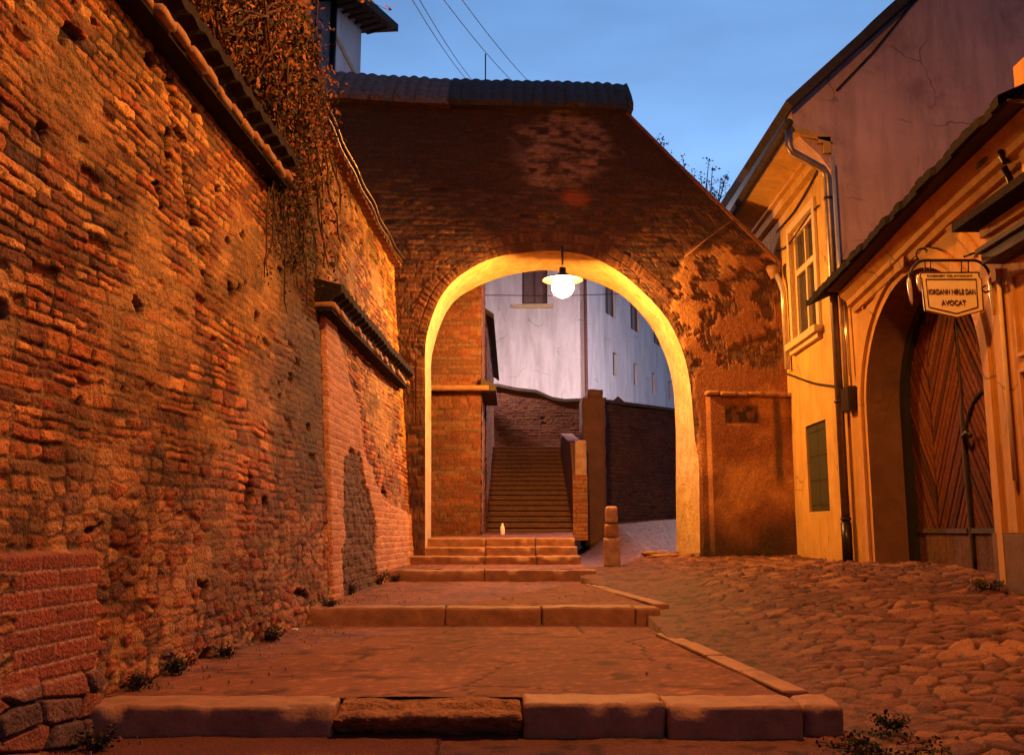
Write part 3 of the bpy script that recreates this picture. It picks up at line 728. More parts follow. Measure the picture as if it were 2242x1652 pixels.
# thicker lower part on the right, under the brick ledge
q = gp(1545, 865); XL, ZL = q.x, q.z
bt = ss(XL - .015, XL + .02, PX) * ss(ZL + .01, ZL - .02, PZ); hb = hb + .13 * bt
# dark recess of a lost plaque, damp streak
q0 = gp(1580, 890); q1 = gp(1655, 930)
ins = np.minimum(np.minimum(PX - q0.x, q1.x - PX), np.minimum(q0.z - PZ, PZ - q1.z)) + .02 * (fbm(PX * 12, PZ * 12, 4) - .5)
rec = ss(0, .03, ins); hb = hb - .05 * rec; col = mix(col, mix(np.array((.06, .035, .025)), np.array((.20, .09, .06)), ss(.45, .6, fbm(PX * 9, PZ * 12, 6))), rec)
q = gp(1695, 950)
stk = ss(.10, .02, np.abs(PX - q.x - .05 * (fbm(PZ * 3, PZ * 0, 5) - .5))) * ss(ZL, ZL - .1, PZ) * ss(.55, .9, PZ); col = mix(col, np.array((.05, .035, .025)), stk * .8)
fade = np.minimum(1, np.minimum(rd / .05, 1)); hb = hb * (.25 + .75 * fade)
Y0 = 14.5 + .1 * PX
V = np.stack([PX + GN.x * -hb, Y0 - GN.y * hb, PZ], -1)
gate = empty('gateway', (cxm, 14.5, -.6), 'dark old brick gateway wall with a wide round arch over the steps', 'gateway')
gridmesh('brick_face', V, col, M['brickG'], gate, flip=False)
# arch soffit and jambs: limewashed plaster, uneven
ns = 26; S = np.zeros((NA, ns, 3))
fa = np.array(frd); ba = np.array(bkd); fr_edge = V[:, 0, :]
for j in range(ns):
    t = j / (ns - 1); S[:, j] = fr_edge * (1 - t) + ba * t
ctr = np.array((cxm, 14.9, 2.0)); dirc = ctr - S; dirc[..., 1] = 0; dirc /= np.linalg.norm(dirc, axis=-1, keepdims=True)
AL, TT = np.meshgrid(al[:, 0], np.linspace(0, THK, ns), indexing='ij')
bump = .06 * (fbm(AL * 1.6, TT * 2, 40) - .5) + .035 * (fbm(AL * 6, TT * 6, 41) - .5)
bump *= np.sin(np.linspace(0, math.pi, ns))[None, :] ** .4
S = S + dirc * bump[..., None]
gridmesh('arch_soffit', S, None, M['soffit'], gate, flip=True)
# rear face and top of the wall
Bk = np.zeros((NA, 2, 3)); Bk[:, 0] = ba; Bk[:, 1, 0] = outp[:, 0]; Bk[:, 1, 2] = outp[:, 1]; Bk[:, 1, 1] = 14.5 + THK + .1 * outp[:, 0]
gridmesh('rear_face', Bk, None, M['brickp'], gate, flip=True)
Tp = np.zeros((NA, 2, 3)); Tp[:, 0] = V[:, -1]; Tp[:, 1] = Bk[:, 1]
gridmesh('wall_edge', Tp, None, M['brickp'], gate)
# tiled coping: steep little roof
def coping(x0, x1, m, name):
    n = int((x1 - x0) / .03); xs_ = np.linspace(x0, x1, n); rows = []
    prof = [(-.02, 6.66), (-.20, 6.64), (-.20, 6.71), (.0, 6.93), (.27, 7.18), (.56, 7.42), (.86, 7.2), (1.15, 6.95), (1.36, 6.70), (1.2, 6.66)]
    for i, x in enumerate(xs_):
        ph = abs(math.sin(math.pi * x / .17)); row = []
        for j, (o, z) in enumerate(prof):
            a = ph * (.022 + .022 * float(h2(math.floor(x / .17), 2, 9))) if 1 < j < 8 else (.012 * ph if j == 5 else 0)
            st_ = (.075 * (float(h2(math.floor(x / .17), j // 2, 3)) - .5)) if 0 < j < 9 else 0
            row.append((x, 14.5 + .1 * x + o * 1.0 + st_, z - .014 * (x + 3) * .3 + a + st_ * .4 + .03 * math.sin(x * 1.1)))
        rows.append(row)
    k = len(prof); v = [q for r_ in rows for q in r_]
    f = [(i * k + j, (i + 1) * k + j, (i + 1) * k + (j + 1) % k, i * k + (j + 1) % k) for i in range(n - 1) for j in range(k)]
    f += [tuple(range(k)), tuple((n - 1) * k + j for j in range(k - 1, -1, -1))]
    mm_ = MB(); mm_.add(v, f); return mm_.build(name, m, gate)
xsplit = gp(985, 200).x
c1 = coping(-4.3, xsplit, M['tilel'], 'coping_tiles'); c1['label'] = 'paler rows of coping tiles on the left'
c2 = coping(xsplit + .01, sl[0].x + .10, M['tile'], 'coping_tiles'); c2['label'] = 'dark mossy coping tiles on the right'
# coping slab along the raking edge
m_ = MB()
for a, b in zip(sl[:-1], sl[1:]):
    a = Vector((a.x, a.y, a.z)); b = Vector((b.x, b.y, b.z)); u_ = Vector((0, 0, .07)); w0 = Vector((0, -.05, 0)); w1 = Vector((0, THK + .05, 0))
    m_.hexa([a + w0, b + w0, b + w1, a + w1, a + w0 + u_, b + w0 + u_, b + w1 + u_, a + w1 + u_])
m_.build('raking_coping', M['tiler'], gate)
# brick ledge on the right flank
m_ = MB(); x = XL - .03; i = 0
while x < XR - .05:
    L = random.uniform(.16, .27); e_ = min(x + L, XR + .02); yy = 14.5 + .1 * x
    dz = random.uniform(-.01, .012) - .012 * (x - XL); pj = random.uniform(-.02, .02)
    roundbox(m_, x + .003, e_ - .003, yy - .24 + pj, yy + .02, ZL - .03 + dz, ZL + .035 + dz, .014, .05, .010, i + 900)
    x = e_; i += 1
weld(m_.build('brick_ledge', M['ledgebrick'], gate))
# fallen rubble at the foot of the right jamb
def rock(name, c, r, seed, m, label, group='fallen stones at the foot of the arch'):
    bm = bmesh.new(); bmesh.ops.create_icosphere(bm, subdivisions=3, radius=1)
    for v_ in bm.verts:
        p_ = v_.co; n_ = fbm(np.array(p_.x * 1.5 + seed), np.array(p_.y * 1.5 + p_.z * 2), seed, 3)
        s_ = 1 + .7 * (float(n_) - .5); v_.co = Vector((p_.x * r[0] * s_, p_.y * r[1] * s_, p_.z * r[2] * s_))
    me = bpy.data.meshes.new(name); bm.to_mesh(me); bm.free(); me.materials.append(m)
    for pl in me.polygons: pl.use_smooth = True
    o = bpy.data.objects.new(name, me); COL.objects.link(o); o.location = c; return tag(o, label, 'stone', group)
q = gp(1462, 1200)
rock('fallen_stone', (q.x - .05, q.y - .15, -.40), (.26, .16, .06), 3, M['ledgebrick'], 'largest flat broken stone lying at the right foot of the arch')
rock('fallen_stone', (q.x - .2, q.y + .25, -.36), (.16, .12, .05), 4, M['ledgebrick'], 'small broken stone lying inside the right foot of the arch, behind the largest')
rock('fallen_stone', (q.x + .25, q.y - .12, -.38), (.12, .09, .06), 5, M['ledgebrick'], 'rounded stone against the right jamb of the arch, right of the largest')

# ---- lamp hanging under the crown
LP = atY(1232, 628, 14.12)
lamp = empty('street_lamp', (LP.x, LP.y, LP.z), 'glowing orange street lamp hanging under the crown of the arch', 'lamp')
m_ = MB(); m_.lathe(LP, [(0.001, -.165)] + [(.165 * math.sin(a), -.165 * math.cos(a)) for a in np.linspace(.2, 2.4, 12)] + [(.06, .13)], 24); m_.build('lamp_globe', M['lamp'], lamp)
m_ = MB(); m_.lathe(LP, [(.05, .30), (.05, .22), (.09, .19), (.30, .115), (.31, .10), (.30, .108), (.085, .182), (.04, .17), (.04, .30), (.05, .30)], 28); m_.build('lamp_hood', M['cable'], lamp)
top = gp(1225, 540); ax0 = Vector((LP.x, LP.y, LP.z + .29))
m_ = MB(); m_.tube([ax0, ax0 + Vector((0, 0, .28)), ax0 + Vector((0, .06, .36)), Vector((LP.x, 14.62, LP.z + .70))], .018, 8); m_.build('lamp_arm', M['iron'], lamp)
# a stay wire from the lamp arm over the slope
# conduit on the gateway face at the right
m_ = MB(); m_.tube([gp(1500, 562, -.06), gp(1545, 525, -.06), gp(1598, 486, -.06)], .014, 6); tag(m_.build('conduit', M['ledgebrick']), 'thin slanting conduit fixed on the gateway face below its raking edge', 'pipe')

# ================================================================== BEHIND THE ARCH
def brickwall_grid(name, o, ux, L, z0, z1, seed, parent, m=None, dark=1.0, top=None, nx=160, nz_=200, red=True, nrm=None):
    """a displaced brick face: origin o (x,y), horizontal unit direction ux, length L"""
    S_, Zz = np.meshgrid(np.linspace(0, L, nx), np.linspace(0, 1, nz_), indexing='ij')
    zt_ = np.full_like(S_, z1) if top is None else np.interp(S_, [a for a, b in top], [b for a, b in top])
    Zz = z0 + (zt_ - z0) * Zz
    p, r1, r2, r3, fx, fy = bricks(S_, Zz, .26, .078, .012, .02, seed)
    hb = p * (.010 + .014 * (r1 - .4)) - p * np.where(r2 < .02, .04, 0) + .03 * (fbm(S_, Zz, seed) - .5)
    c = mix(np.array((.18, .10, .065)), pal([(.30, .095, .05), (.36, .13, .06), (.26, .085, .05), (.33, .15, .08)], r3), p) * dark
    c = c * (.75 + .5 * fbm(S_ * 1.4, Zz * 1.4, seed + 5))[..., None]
    n_ = nrm
    V = np.stack([o[0] + ux[0] * S_ + n_[0] * hb, o[1] + ux[1] * S_ + n_[1] * hb, Zz], -1)
    ob = gridmesh(name, V, c, m or M['brickG'], parent)
    return ob
# near tall brick block inside on the left
t = empty('brick_building', (-1.4, 17, -.2), 'lit orange brick block with a ledge, left of the far stairs, seen through the arch', 'building')
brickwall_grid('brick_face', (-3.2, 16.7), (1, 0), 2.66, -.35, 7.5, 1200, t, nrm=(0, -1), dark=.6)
brickwall_grid('brick_side', (-.54, 16.7), (0, 1), 1.9, -.35, 7.5, 1210, t, nrm=(1, 0))
m_ = MB(); m_.box(-3.2, -.60, 16.78, 18.6, -.4, 7.5); m_.build('brick_core', M['brickp'], t)
m_ = MB(); q = atY(1000, 851, 16.6); roundbox(m_, -2.4, -.40, 16.52, 16.72, q.z - .04, q.z + .06, .02, .08, .012, 77); weld(m_.build('stone_ledge', M['ledgebrick'], t))
m_ = MB(); m_.prism([(-.545, 16.53, q.z - .04), (-.28, 16.53, q.z - .04), (-.28, 16.53, q.z + .05), (-.545, 16.53, q.z + .20)], (0, 2.05, 0)); m_.build('side_coping', M['tile'], t)
# stair wall beyond, with a tiled cap
t = empty('brick_wall', (-.8, 20.5, 0), 'dark narrow brick wall with a small tiled cap beside the far stairs', 'wall')
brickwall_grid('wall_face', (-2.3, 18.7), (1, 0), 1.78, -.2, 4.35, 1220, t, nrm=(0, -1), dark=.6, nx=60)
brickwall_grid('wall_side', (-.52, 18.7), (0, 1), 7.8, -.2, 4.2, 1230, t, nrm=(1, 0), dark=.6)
m_ = MB(); m_.box(-2.3, -.58, 18.8, 26.5, -.3, 4.2); m_.build('wall_core', M['brickp'], t)
m_ = MB(); m_.prism([(-1.6, 18.55, 5.0), (-.36, 18.55, 4.12), (-.36, 18.55, 4.22), (-1.6, 18.55, 5.12)], (0, 8, 0)); m_.build('tiled_cap', M['tile'], t)

# far stairs
st_t = empty('staircase', (.35, 19.7, -.05), 'long flight of worn brown steps climbing behind the arch', 'stairs')
NSTEP = 18
for i in range(NSTEP):
    m_ = MB(); y0 = 19.7 + i * .31; z1 = -.03 + (i + 1) * .121
    roundbox(m_, -.52, 1.24 + .012 * i, y0 + .045, y0 + .36, z1 - .16, z1 - .03, .006, .12, .004, 600 + i)
    roundbox(m_, -.52, 1.24 + .012 * i, y0, y0 + .36, z1 - .042, z1 + .006 * (float(h2(i, 3, 1)) - .5), .012, .12, .006, 640 + i)
    weld(m_.build('step', M['stairstone'] if 'stairstone' in M else M.setdefault('stairstone', mat('stair_stone', (.20, .085, .055), (.11, .048, .034), rough=.7, scale=8, bump=.5)), st_t))
m_ = MB(); m_.prism([(-.5, 19.8, -.3), (-.5, 25.2, -.3), (-.5, 25.2, 1.98), (-.5, 19.8, -.10)], (1.75, 0, 0)); m_.build('stair_core', M['earth'], st_t)
m_ = MB(); m_.box(-.52, 1.6, 25.2, 27.4, 1.9, -.03 + NSTEP * .121); m_.build('upper_landing', M['stone'], st_t)
# stair-side parapet, brick below, pale plaster block on top
t = empty('stair_parapet', (1.35, 19.8, -.1), 'low brick parapet with a pale plastered top, right of the far stairs', 'parapet')
a = atY(1247, 1040, 19.75); b = atY(1284, 965, 19.9)
brickwall_grid('brick_base', (1.235, 19.62), (1, 0), .30, -.2, a.z, 1300, t, nrm=(0, -1), nx=30, nz_=90)
m_ = MB(); m_.prism([(1.24, 19.70, -.2), (1.24, 24.5, -.2), (1.24, 24.5, 2.45), (1.24, 20.4, b.z), (1.24, 19.70, a.z)], (.29, 0, 0)); m_.build('brick_core', M['brickp'], t)
m_ = MB(); roundbox(m_, 1.29, 1.53, 19.64, 19.98, a.z - .12, b.z, .03, .06, .01, 88); weld(m_.build('plaster_block', M['palestone'] if 'palestone' in M else M.setdefault('palestone', mat('pale_worn_plaster', (.50, .32, .24), (.30, .17, .12), rough=.85, scale=9, bump=.5, stain=.6, staincol=(.2, .09, .06), sscale=5)), t))
# mauve pier
t = empty('pier', (1.8, 21, -.1), 'tall mauve-brown plastered pier right of the far stairs', 'pier')
a = atY(1268, 1155, 20.4); b = atY(1324, 870, 20.4)
m_ = MB(); roundbox(m_, 1.50, b.x, 20.3, 21.4, -.35, b.z, .03, .1, .02, 61); weld(m_.build('pier_shaft', M['mauve'], t))
c = atY(1300, 852, 20.4); m_ = MB(); roundbox(m_, 1.62, b.x - .03, 20.34, 21.3, b.z - .02, c.z, .03, .1, .02, 62); weld(m_.build('pier_cap', M['mauve'], t))
# brick wall behind the stairs
t = empty('brick_wall', (.8, 27.3, 2), 'dark reddish brick wall closing the top of the far stairs', 'wall')
tp = [(0, 4.05), (.5, 4.06), (1.0, 3.95), (1.6, 3.88), (2.05, 3.68), (2.4, 3.62), (3.6, 3.66)]
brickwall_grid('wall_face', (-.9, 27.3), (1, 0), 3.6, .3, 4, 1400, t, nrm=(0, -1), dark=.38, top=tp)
m_ = MB(); m_.prism([(-.9, 27.42, 0)] + [(-.9 + a_, 27.42, b_ - .03) for a_, b_ in tp] + [(2.7, 27.42, 0)], (0, .3, 0)); m_.build('wall_core', M['brickp'], t)
m_ = MB()
for a_, b_ in zip(tp[:-1], tp[1:]):
    m_.prism([(-.9 + a_[0], 27.2, a_[1] + .004), (-.9 + b_[0], 27.2, b_[1] + .004), (-.9 + b_[0], 27.2, b_[1] + .09), (-.9 + a_[0], 27.2, a_[1] + .09)], (0, .6, 0))
m_.build('coping', M['tile'], t)
# dark wall to the right along the upper road
t = empty('brick_wall', (4, 23.4, 0), 'near-black brick wall along the upper road right of the pier', 'wall')
d_ = Vector((1, 1, 0)).normalized(); nrm = (d_.y, -d_.x)
a = atY(1320, 880, 21.35)
tp = [(0, a.z), (1.2, a.z - .02), (2.6, a.z + .02), (9, a.z + .1)]
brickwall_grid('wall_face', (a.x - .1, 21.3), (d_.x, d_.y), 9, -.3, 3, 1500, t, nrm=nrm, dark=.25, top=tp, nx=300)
p0 = Vector((a.x - .1, 21.3, 0)) - Vector((nrm[0], nrm[1], 0)) * .06; bk_ = Vector((-nrm[0], -nrm[1], 0)) * .3
m_ = MB(); m_.prism([p0 + Vector((0, 0, -.5))] + [p0 + d_ * a_ + Vector((0, 0, b_ - .03)) for a_, b_ in tp] + [p0 + d_ * 9 + Vector((0, 0, -.5))], bk_); m_.build('wall_core', M['brickp'], t)
m_ = MB(); f0 = p0 + Vector((nrm[0], nrm[1], 0)) * .12
m_.prism([f0 + Vector((0, 0, a.z + .0)), f0 + d_ * 9 + Vector((0, 0, a.z + .1)), f0 + d_ * 9 + Vector((0, 0, a.z + .17)), f0 + Vector((0, 0, a.z + .07))], bk_ * 1.6); m_.build('coping', M['tile'], t)
# small peaked vent hoods on that wall
q = atY(1352, 868, 22.1)
m_ = MB(); m_.prism([(q.x - .2, 22.0, a.z + .05), (q.x + .2, 22.0, a.z + .05), (q.x, 22.0, q.z)], (0, .4, 0)); tag(m_.build('gable_cap', M['tile']), 'little peaked cap on top of the dark wall seen through the arch', 'wall cap')

# bollard
B0 = atY(1340, 1228, 13.9); bt = atY(1340, 1108, 13.9)
bol = empty('bollard', (B0.x, 13.9, B0.z), 'short worn stone bollard standing right of the arch steps', 'bollard')
hB = bt.z - B0.z
m_ = MB(); roundbox(m_, B0.x - .115, B0.x + .115, 13.8, 14.02, B0.z - .08, B0.z + hB * .42, .025, .03, .012, 31); weld(m_.build('bollard_foot', M['palestone'], bol))
m_ = MB(); roundbox(m_, B0.x - .095, B0.x + .095, 13.815, 14.005, B0.z + hB * .42 + .012, B0.z + hB * .68, .025, .03, .012, 32); weld(m_.build('bollard_middle', M['stone'], bol))
m_ = MB(); roundbox(m_, B0.x - .085, B0.x + .085, 13.83, 13.99, B0.z + hB * .68 + .012, B0.z + hB, .035, .025, .012, 33); weld(m_.build('bollard_head', M['palestone'], bol))
# white bottle on the landing
q = atZ(1100, 1170, -.11) if False else atY(1100, 1170, 16.0)
bz = -.108
q = atY(1100, 1172, 15.9)
m_ = MB(); m_.lathe((q.x, 15.9, q.z), [(.001, 0), (.032, 0), (.038, .02), (.038, .12), (.030, .15), (.014, .175), (.014, .2), (.001, .2)], 16)
tag(m_.build('white_bottle', M['plastic']), 'small upright white bottle standing on the landing below the far stairs', 'bottle')

# ---- white building above
WC = Vector((2.6, 33, 0)); wd = Vector((.457, 1, 0)).normalized(); wl_ = Vector((-1, .05, 0)).normalized()
wb_ = empty('white_building', (2.6, 33, 0), 'large pale plastered building rising behind the far stairs, seen through the arch', 'building')
def pw(s, z, d, o=0):
    n_ = Vector((d.y, -d.x, 0)) if d is wd else Vector((-d.y, d.x, 0)) * (1 if False else 1)
    n_ = Vector((wd.y, -wd.x, 0)) if d is wd else Vector((wl_.y, -wl_.x, 0)) * -1
    if d is not wd: n_ = Vector((-.05, -1, 0)).normalized()
    return WC + d * s + Vector((0, 0, z)) + n_ * o
def holed(d, L, z0, z1, holes, m, parent, depth=.25):
    sb = sorted({0, L} | {h[0] for h in holes} | {h[1] for h in holes}); zb = sorted({z0, z1} | {h[2] for h in holes} | {h[3] for h in holes})
    mm_ = MB()
    for a, b in zip(sb[:-1], sb[1:]):
        for c, e in zip(zb[:-1], zb[1:]):
            if any(h[0] <= a and b <= h[1] and h[2] <= c and e <= h[3] for h in holes): continue
            mm_.add([pw(a, c, d), pw(b, c, d), pw(b, e, d), pw(a, e, d)], [(0, 1, 2, 3)])
    for h in holes:
        for (p_, q_) in (((h[0], h[2]), (h[1], h[2])), ((h[1], h[2]), (h[1], h[3])), ((h[1], h[3]), (h[0], h[3])), ((h[0], h[3]), (h[0], h[2]))):
            mm_.add([pw(p_[0], p_[1], d), pw(q_[0], q_[1], d), pw(q_[0], q_[1], d, -depth), pw(p_[0], p_[1], d, -depth)], [(0, 1, 2, 3)])
    o = mm_.build('wall', m, parent); return o
rh = [(2.9, 3.4, 5.75, 6.65), (5.5, 6.0, 5.75, 6.65), (8.1, 8.6, 5.75, 6.65), (2.1, 3.4, 8.0, 9.2), (5.2, 6.5, 8.0, 9.2), (8.5, 9.8, 8.0, 9.2), (10.7, 11.2, 5.75, 6.65)]
lh = [(1.35, 2.25, 7.9, 9.3)]
holed(wd, 24, -1, 12.2, rh, M['white'], wb_); holed(wl_, 12, -1, 12.2, lh, M['white'], wb_)
M['lilacframe'] = mat('brown_window_wood', (.12, .06, .05), (.07, .035, .03), rough=.6, scale=9, bump=.2)
def win(d, h, bars=1):
    mm_ = MB(); a, b, c, e = h; w = .07
    for (s0, s1, z0, z1) in ((a, b, c, c + w), (a, b, e - w, e), (a, a + w, c + w, e - w), (b - w, b, c + w, e - w)) + (((a + b) / 2 - .03, (a + b) / 2 + .03, c + w, e - w),) * bars:
        mm_.hexa([pw(s0, z0, d, -.12), pw(s1, z0, d, -.12), pw(s1, z0, d, -.17), pw(s0, z0, d, -.17), pw(s0, z1, d, -.12), pw(s1, z1, d, -.12), pw(s1, z1, d, -.17), pw(s0, z1, d, -.17)])
    fr_ = mm_.build('window', M['lilacframe'], wb_)
    g = MB(); g.add([pw(a, c, d, -.15), pw(b, c, d, -.15), pw(b, e, d, -.15), pw(a, e, d, -.15)], [(0, 1, 2, 3)]); g.build('pane', M['glassb'] if h[1] - h[0] > .7 else M['lilacframe'], fr_)
for h in rh: win(wd, h, 0 if h[1] - h[0] < 1 else 1)
for h in lh: win(wl_, h, 1)
m_ = MB(); a, b, c, e = lh[0]
m_.hexa([pw(a - .2, c - .16, wl_, .10), pw(b + .3, c - .16, wl_, .10), pw(b + .3, c - .16, wl_, .004), pw(a - .2, c - .16, wl_, .004), pw(a - .2, c - .03, wl_, .10), pw(b + .3, c - .03, wl_, .10), pw(b + .3, c - .03, wl_, .004), pw(a - .2, c - .03, wl_, .004)])
m_.build('window_sill', M['trim'], wb_)
m_ = MB(); q = WC + Vector((-.02, -.13, 0)); m_.tube([q + Vector((0, 0, -1)), q + Vector((0, 0, 12))], .06, 10); m_.build('downpipe', M['brickp'], wb_)
cs_ = [WC, WC + wd * 24, WC + wd * 24 + wl_ * 12, WC + wl_ * 12]
m_ = MB(); ct = (cs_[0] + cs_[2]) / 2
ring = [ct + (c_ - ct) * 1.05 + Vector((0, 0, 12.15)) for c_ in cs_]; r1_ = [q_ + Vector((0, 0, .18)) for q_ in ring]
ap0 = WC + wl_ * 6 + wd * 6 + Vector((0, 0, 13.6)); ap1 = WC + wl_ * 6 + wd * 18 + Vector((0, 0, 13.6))
m_.add(ring + r1_ + [ap0, ap1], [(3, 2, 1, 0), (0, 1, 5, 4), (1, 2, 6, 5), (2, 3, 7, 6), (3, 0, 4, 7), (4, 5, 9, 8), (5, 6, 9), (6, 7, 8, 9), (7, 4, 8)]); m_.build('roof', M['tile'], wb_)
# thin horizontal wire before it
m_ = MB(); m_.tube([(-3.0, 20.2, 5.05), (-1.2, 20.2, 5.02), (1.1, 20.2, 5.0), (4, 20.2, 5.1)], .008, 5); tag(m_.build('wire', M['cable']), 'thin level wire crossing in front of the white building behind the arch', 'wire')

# lamp lighting the upper terrace, beyond the gateway (hidden from here by the arch's left side)
def bracket_lamp(name, p, wallp, label, em, col, r=.13, hood=.24):
    t = empty(name, p, label, 'lamp'); P = Vector(p); W = Vector(wallp)
    mm_ = MB(); mm_.lathe(P, [(0.001, -r)] + [(r * math.sin(a), -r * math.cos(a)) for a in np.linspace(.2, 2.5, 12)] + [(.05, r * .85)], 20); mm_.build('lamp_globe', emit_mat(name + '_glow', col, em), t)
    mm_ = MB(); mm_.lathe(P, [(.05, .30), (.05, .2), (hood - .02, .035), (hood, .01), (hood - .02, .02), (.045, .17), (.04, .30), (.05, .30)], 24); mm_.build('lamp_hood', M['iron'], t)
    mm_ = MB(); mm_.tube([P + Vector((0, 0, .3)), P + Vector((0, 0, .45)), P + (W - P) * .12 + Vector((0, 0, .52)), W + Vector((0, 0, .5))], .022, 8); mm_.build('lamp_arm', M['iron'], t)
    return t
bracket_lamp('terrace_lamp', (-2.2, 26.0, 6.3), (-2.2, 26.3, 3.3), 'small lamp over the upper terrace behind the gateway', LAMP_FAR, (1.0, .66, .60))
bracket_lamp('terrace_lamp', (7.2, 27.0, 7.0), (7.9, 27.0, 6.6), 'lamp on a tall post beside the upper road behind the gateway', LAMP_FAR * 1.3, (1.0, .80, .84))
m_ = MB(); m_.tube([(7.9, 27.0, -.5), (7.9, 27, 7.15)], [.09, .05], 10); tag(m_.build('lamp_post', M['iron']), 'tall post carrying the lamp beside the upper road behind the gateway', 'post')
# its post: stands on the stair wall

# ---- white house with deep eaves, top left, beyond the gateway
HC = atY(729, 60, 24); h0 = Vector((HC.x, 24, 0)); zE = atY(745, 12, 24.2).z
wh = empty('white_house', (HC.x, 24, 0), 'white house corner with deep timber eaves above the gateway, upper left', 'house')
e1 = h0 + wd * 1.35; bl = Vector((-1, .05, 0)).normalized() * 6
m_ = MB(); m_.prism([h0, e1, e1 + bl, h0 + bl], (0, 0, zE + .1)); m_.build('wall', M['white'], wh)
m_ = MB(); n_ = Vector((wd.y, -wd.x, 0)) * .75
base = [h0 + n_ - wd * .5, e1 + n_ + wd * .75, e1 + bl + wd * .75, h0 + bl - wd * .5]
lo = [p_ + Vector((0, 0, zE)) for p_ in base]; hi_ = [p_ + Vector((0, 0, zE + .22)) for p_ in base]
pk = (base[0] + base[2]) / 2 + Vector((0, 0, zE + 3.2))
m_.add(lo + hi_ + [pk], [(3, 2, 1, 0), (0, 1, 5, 4), (1, 2, 6, 5), (2, 3, 7, 6), (3, 0, 4, 7), (4, 5, 8), (5, 6, 8), (6, 7, 8), (7, 4, 8)]); m_.build('roof', M['tile'], wh)
m_ = MB()
for i in range(6):
    a = h0 + wd * (.1 + i * .3) + Vector((0, 0, zE - .12)); m_.tube([a + n_ * .02, a + n_ * .92], .05, 6)
m_.build('rafters', M['wood'], wh)
m_ = MB(); q = h0 + Vector((.03, -.1, 0)); m_.tube([q, q + Vector((0, 0, zE))], .09, 8); m_.build('downpipe', M['iron'], wh)
m_ = MB()
for (a_, b_) in ((.3, 1.1),):
    for o_ in (.01,):
        s0 = e1 - wd * 0.0
n2 = Vector((wd.y, -wd.x, 0)) * .04
m_.prism([h0 + wd * .1 + n2 + Vector((0, 0, zE - 1.0)), e1 + n2 + Vector((0, 0, zE - 1.9)), e1 + n2 + Vector((0, 0, zE - 1.75)), h0 + wd * .1 + n2 + Vector((0, 0, zE - .85))], n2 * -1); m_.build('moulding', M['trim'], wh)
# grey curved gable between creeper and house
m_ = MB(); pts = [(640, 60), (655, 62), (672, 72), (684, 92), (691, 120), (696, 160), (700, 200)]
poly = [atY(a_, b_, 17) for a_, b_ in pts] + [Vector((atY(700, 200, 17).x, 17, 3)), Vector((-5.5, 17, 3)), Vector((-5.5, 17, atY(640, 60, 17).z))]
m_.prism(poly, (0, .5, 0)); g_ = m_.build('gable_wall', M['mauve']); tag(g_, 'grey rounded gable end just left of the white house, behind the creeper', 'wall')
m_ = MB(); m_.tube([atY(a_, b_ - 2, 17.0) + Vector((0, -.02, 0)) for a_, b_ in [(600, 60)] + pts], .07, 8); m_.build('coping', M['tile'], g_)

# ================================================================== RIGHT SIDE
xf = lambda Y: 4.0 + .022 * Y
def F(Y, z, o=0): return Vector((xf(Y) - o, Y, z))
def fbox(mb, y0, y1, z0, z1, o0, o1):
    mb.hexa([F(y0, z0, o1), F(y0, z0, o0), F(y1, z0, o0), F(y1, z0, o1), F(y0, z1, o1), F(y0, z1, o0), F(y1, z1, o0), F(y1, z1, o1)])
def facade(mb, y0, y1, z0, z1, holes, depth=.16):
    yb_ = sorted({y0, y1} | {h[0] for h in holes} | {h[1] for h in holes}); zb = sorted({z0, z1} | {h[2] for h in holes} | {h[3] for h in holes})
    for a, b in zip(yb_[:-1], yb_[1:]):
        for c, e in zip(zb[:-1], zb[1:]):
            if any(h[0] <= a and b <= h[1] and h[2] <= c and e <= h[3] for h in holes): continue
            mb.add([F(a, c), F(b, c), F(b, e), F(a, e)], [(0, 3, 2, 1)])
    for h in holes:
        for (p_, q_) in (((h[0], h[2]), (h[1], h[2])), ((h[1], h[2]), (h[1], h[3])), ((h[1], h[3]), (h[0], h[3])), ((h[0], h[3]), (h[0], h[2]))):
            mb.add([F(*p_), F(*q_), F(q_[0], q_[1], -depth), F(p_[0], p_[1], -depth)], [(0, 1, 2, 3)])
def roof_sheet(name, y0, y1, xe, ze, xr, zr_, m, parent, pitch=.19, thick=.10, amp=.035, ze1=None):
    """corrugated tile sheet from the eave (xe, ze) up to the ridge (xr, zr_)"""
    n = int((y1 - y0) / (pitch / 6)); ys_ = np.linspace(y0, y1, n); nu = 26
    Yg, Ug = np.meshgrid(ys_, np.linspace(0, 1, nu), indexing='ij')
    zee = ze if ze1 is None else ze + (ze1 - ze) * (Yg - y0) / (y1 - y0)
    wv = amp * np.abs(np.sin(math.pi * Yg / pitch)) + .02 * (h2(np.floor(Yg / pitch), np.floor(Ug * 12), 4) - .5) + .05 * (fbm(Yg * .6, Ug * 2, 8) - .5)
    Xg = xe + (xr - xe) * Ug + (.022 * Yg if True else 0) - .022 * 12 + .04 * (h2(np.floor(Yg / pitch), Ug * 0, 6) - .5) * (Ug < .01)
    Zg = zee + (zr_ - ze) * Ug + wv
    top_ = np.stack([Xg, Yg, Zg], -1); bot = top_.copy(); bot[..., 2] = (zee + (zr_ - ze) * Ug) - thick
    n_, k_ = top_.shape[:2]
    V = np.concatenate([bot[:, :1], top_, bot[:, ::-1]], 1)
    o = gridmesh(name, V, None, m, parent, smooth=False)
    return o
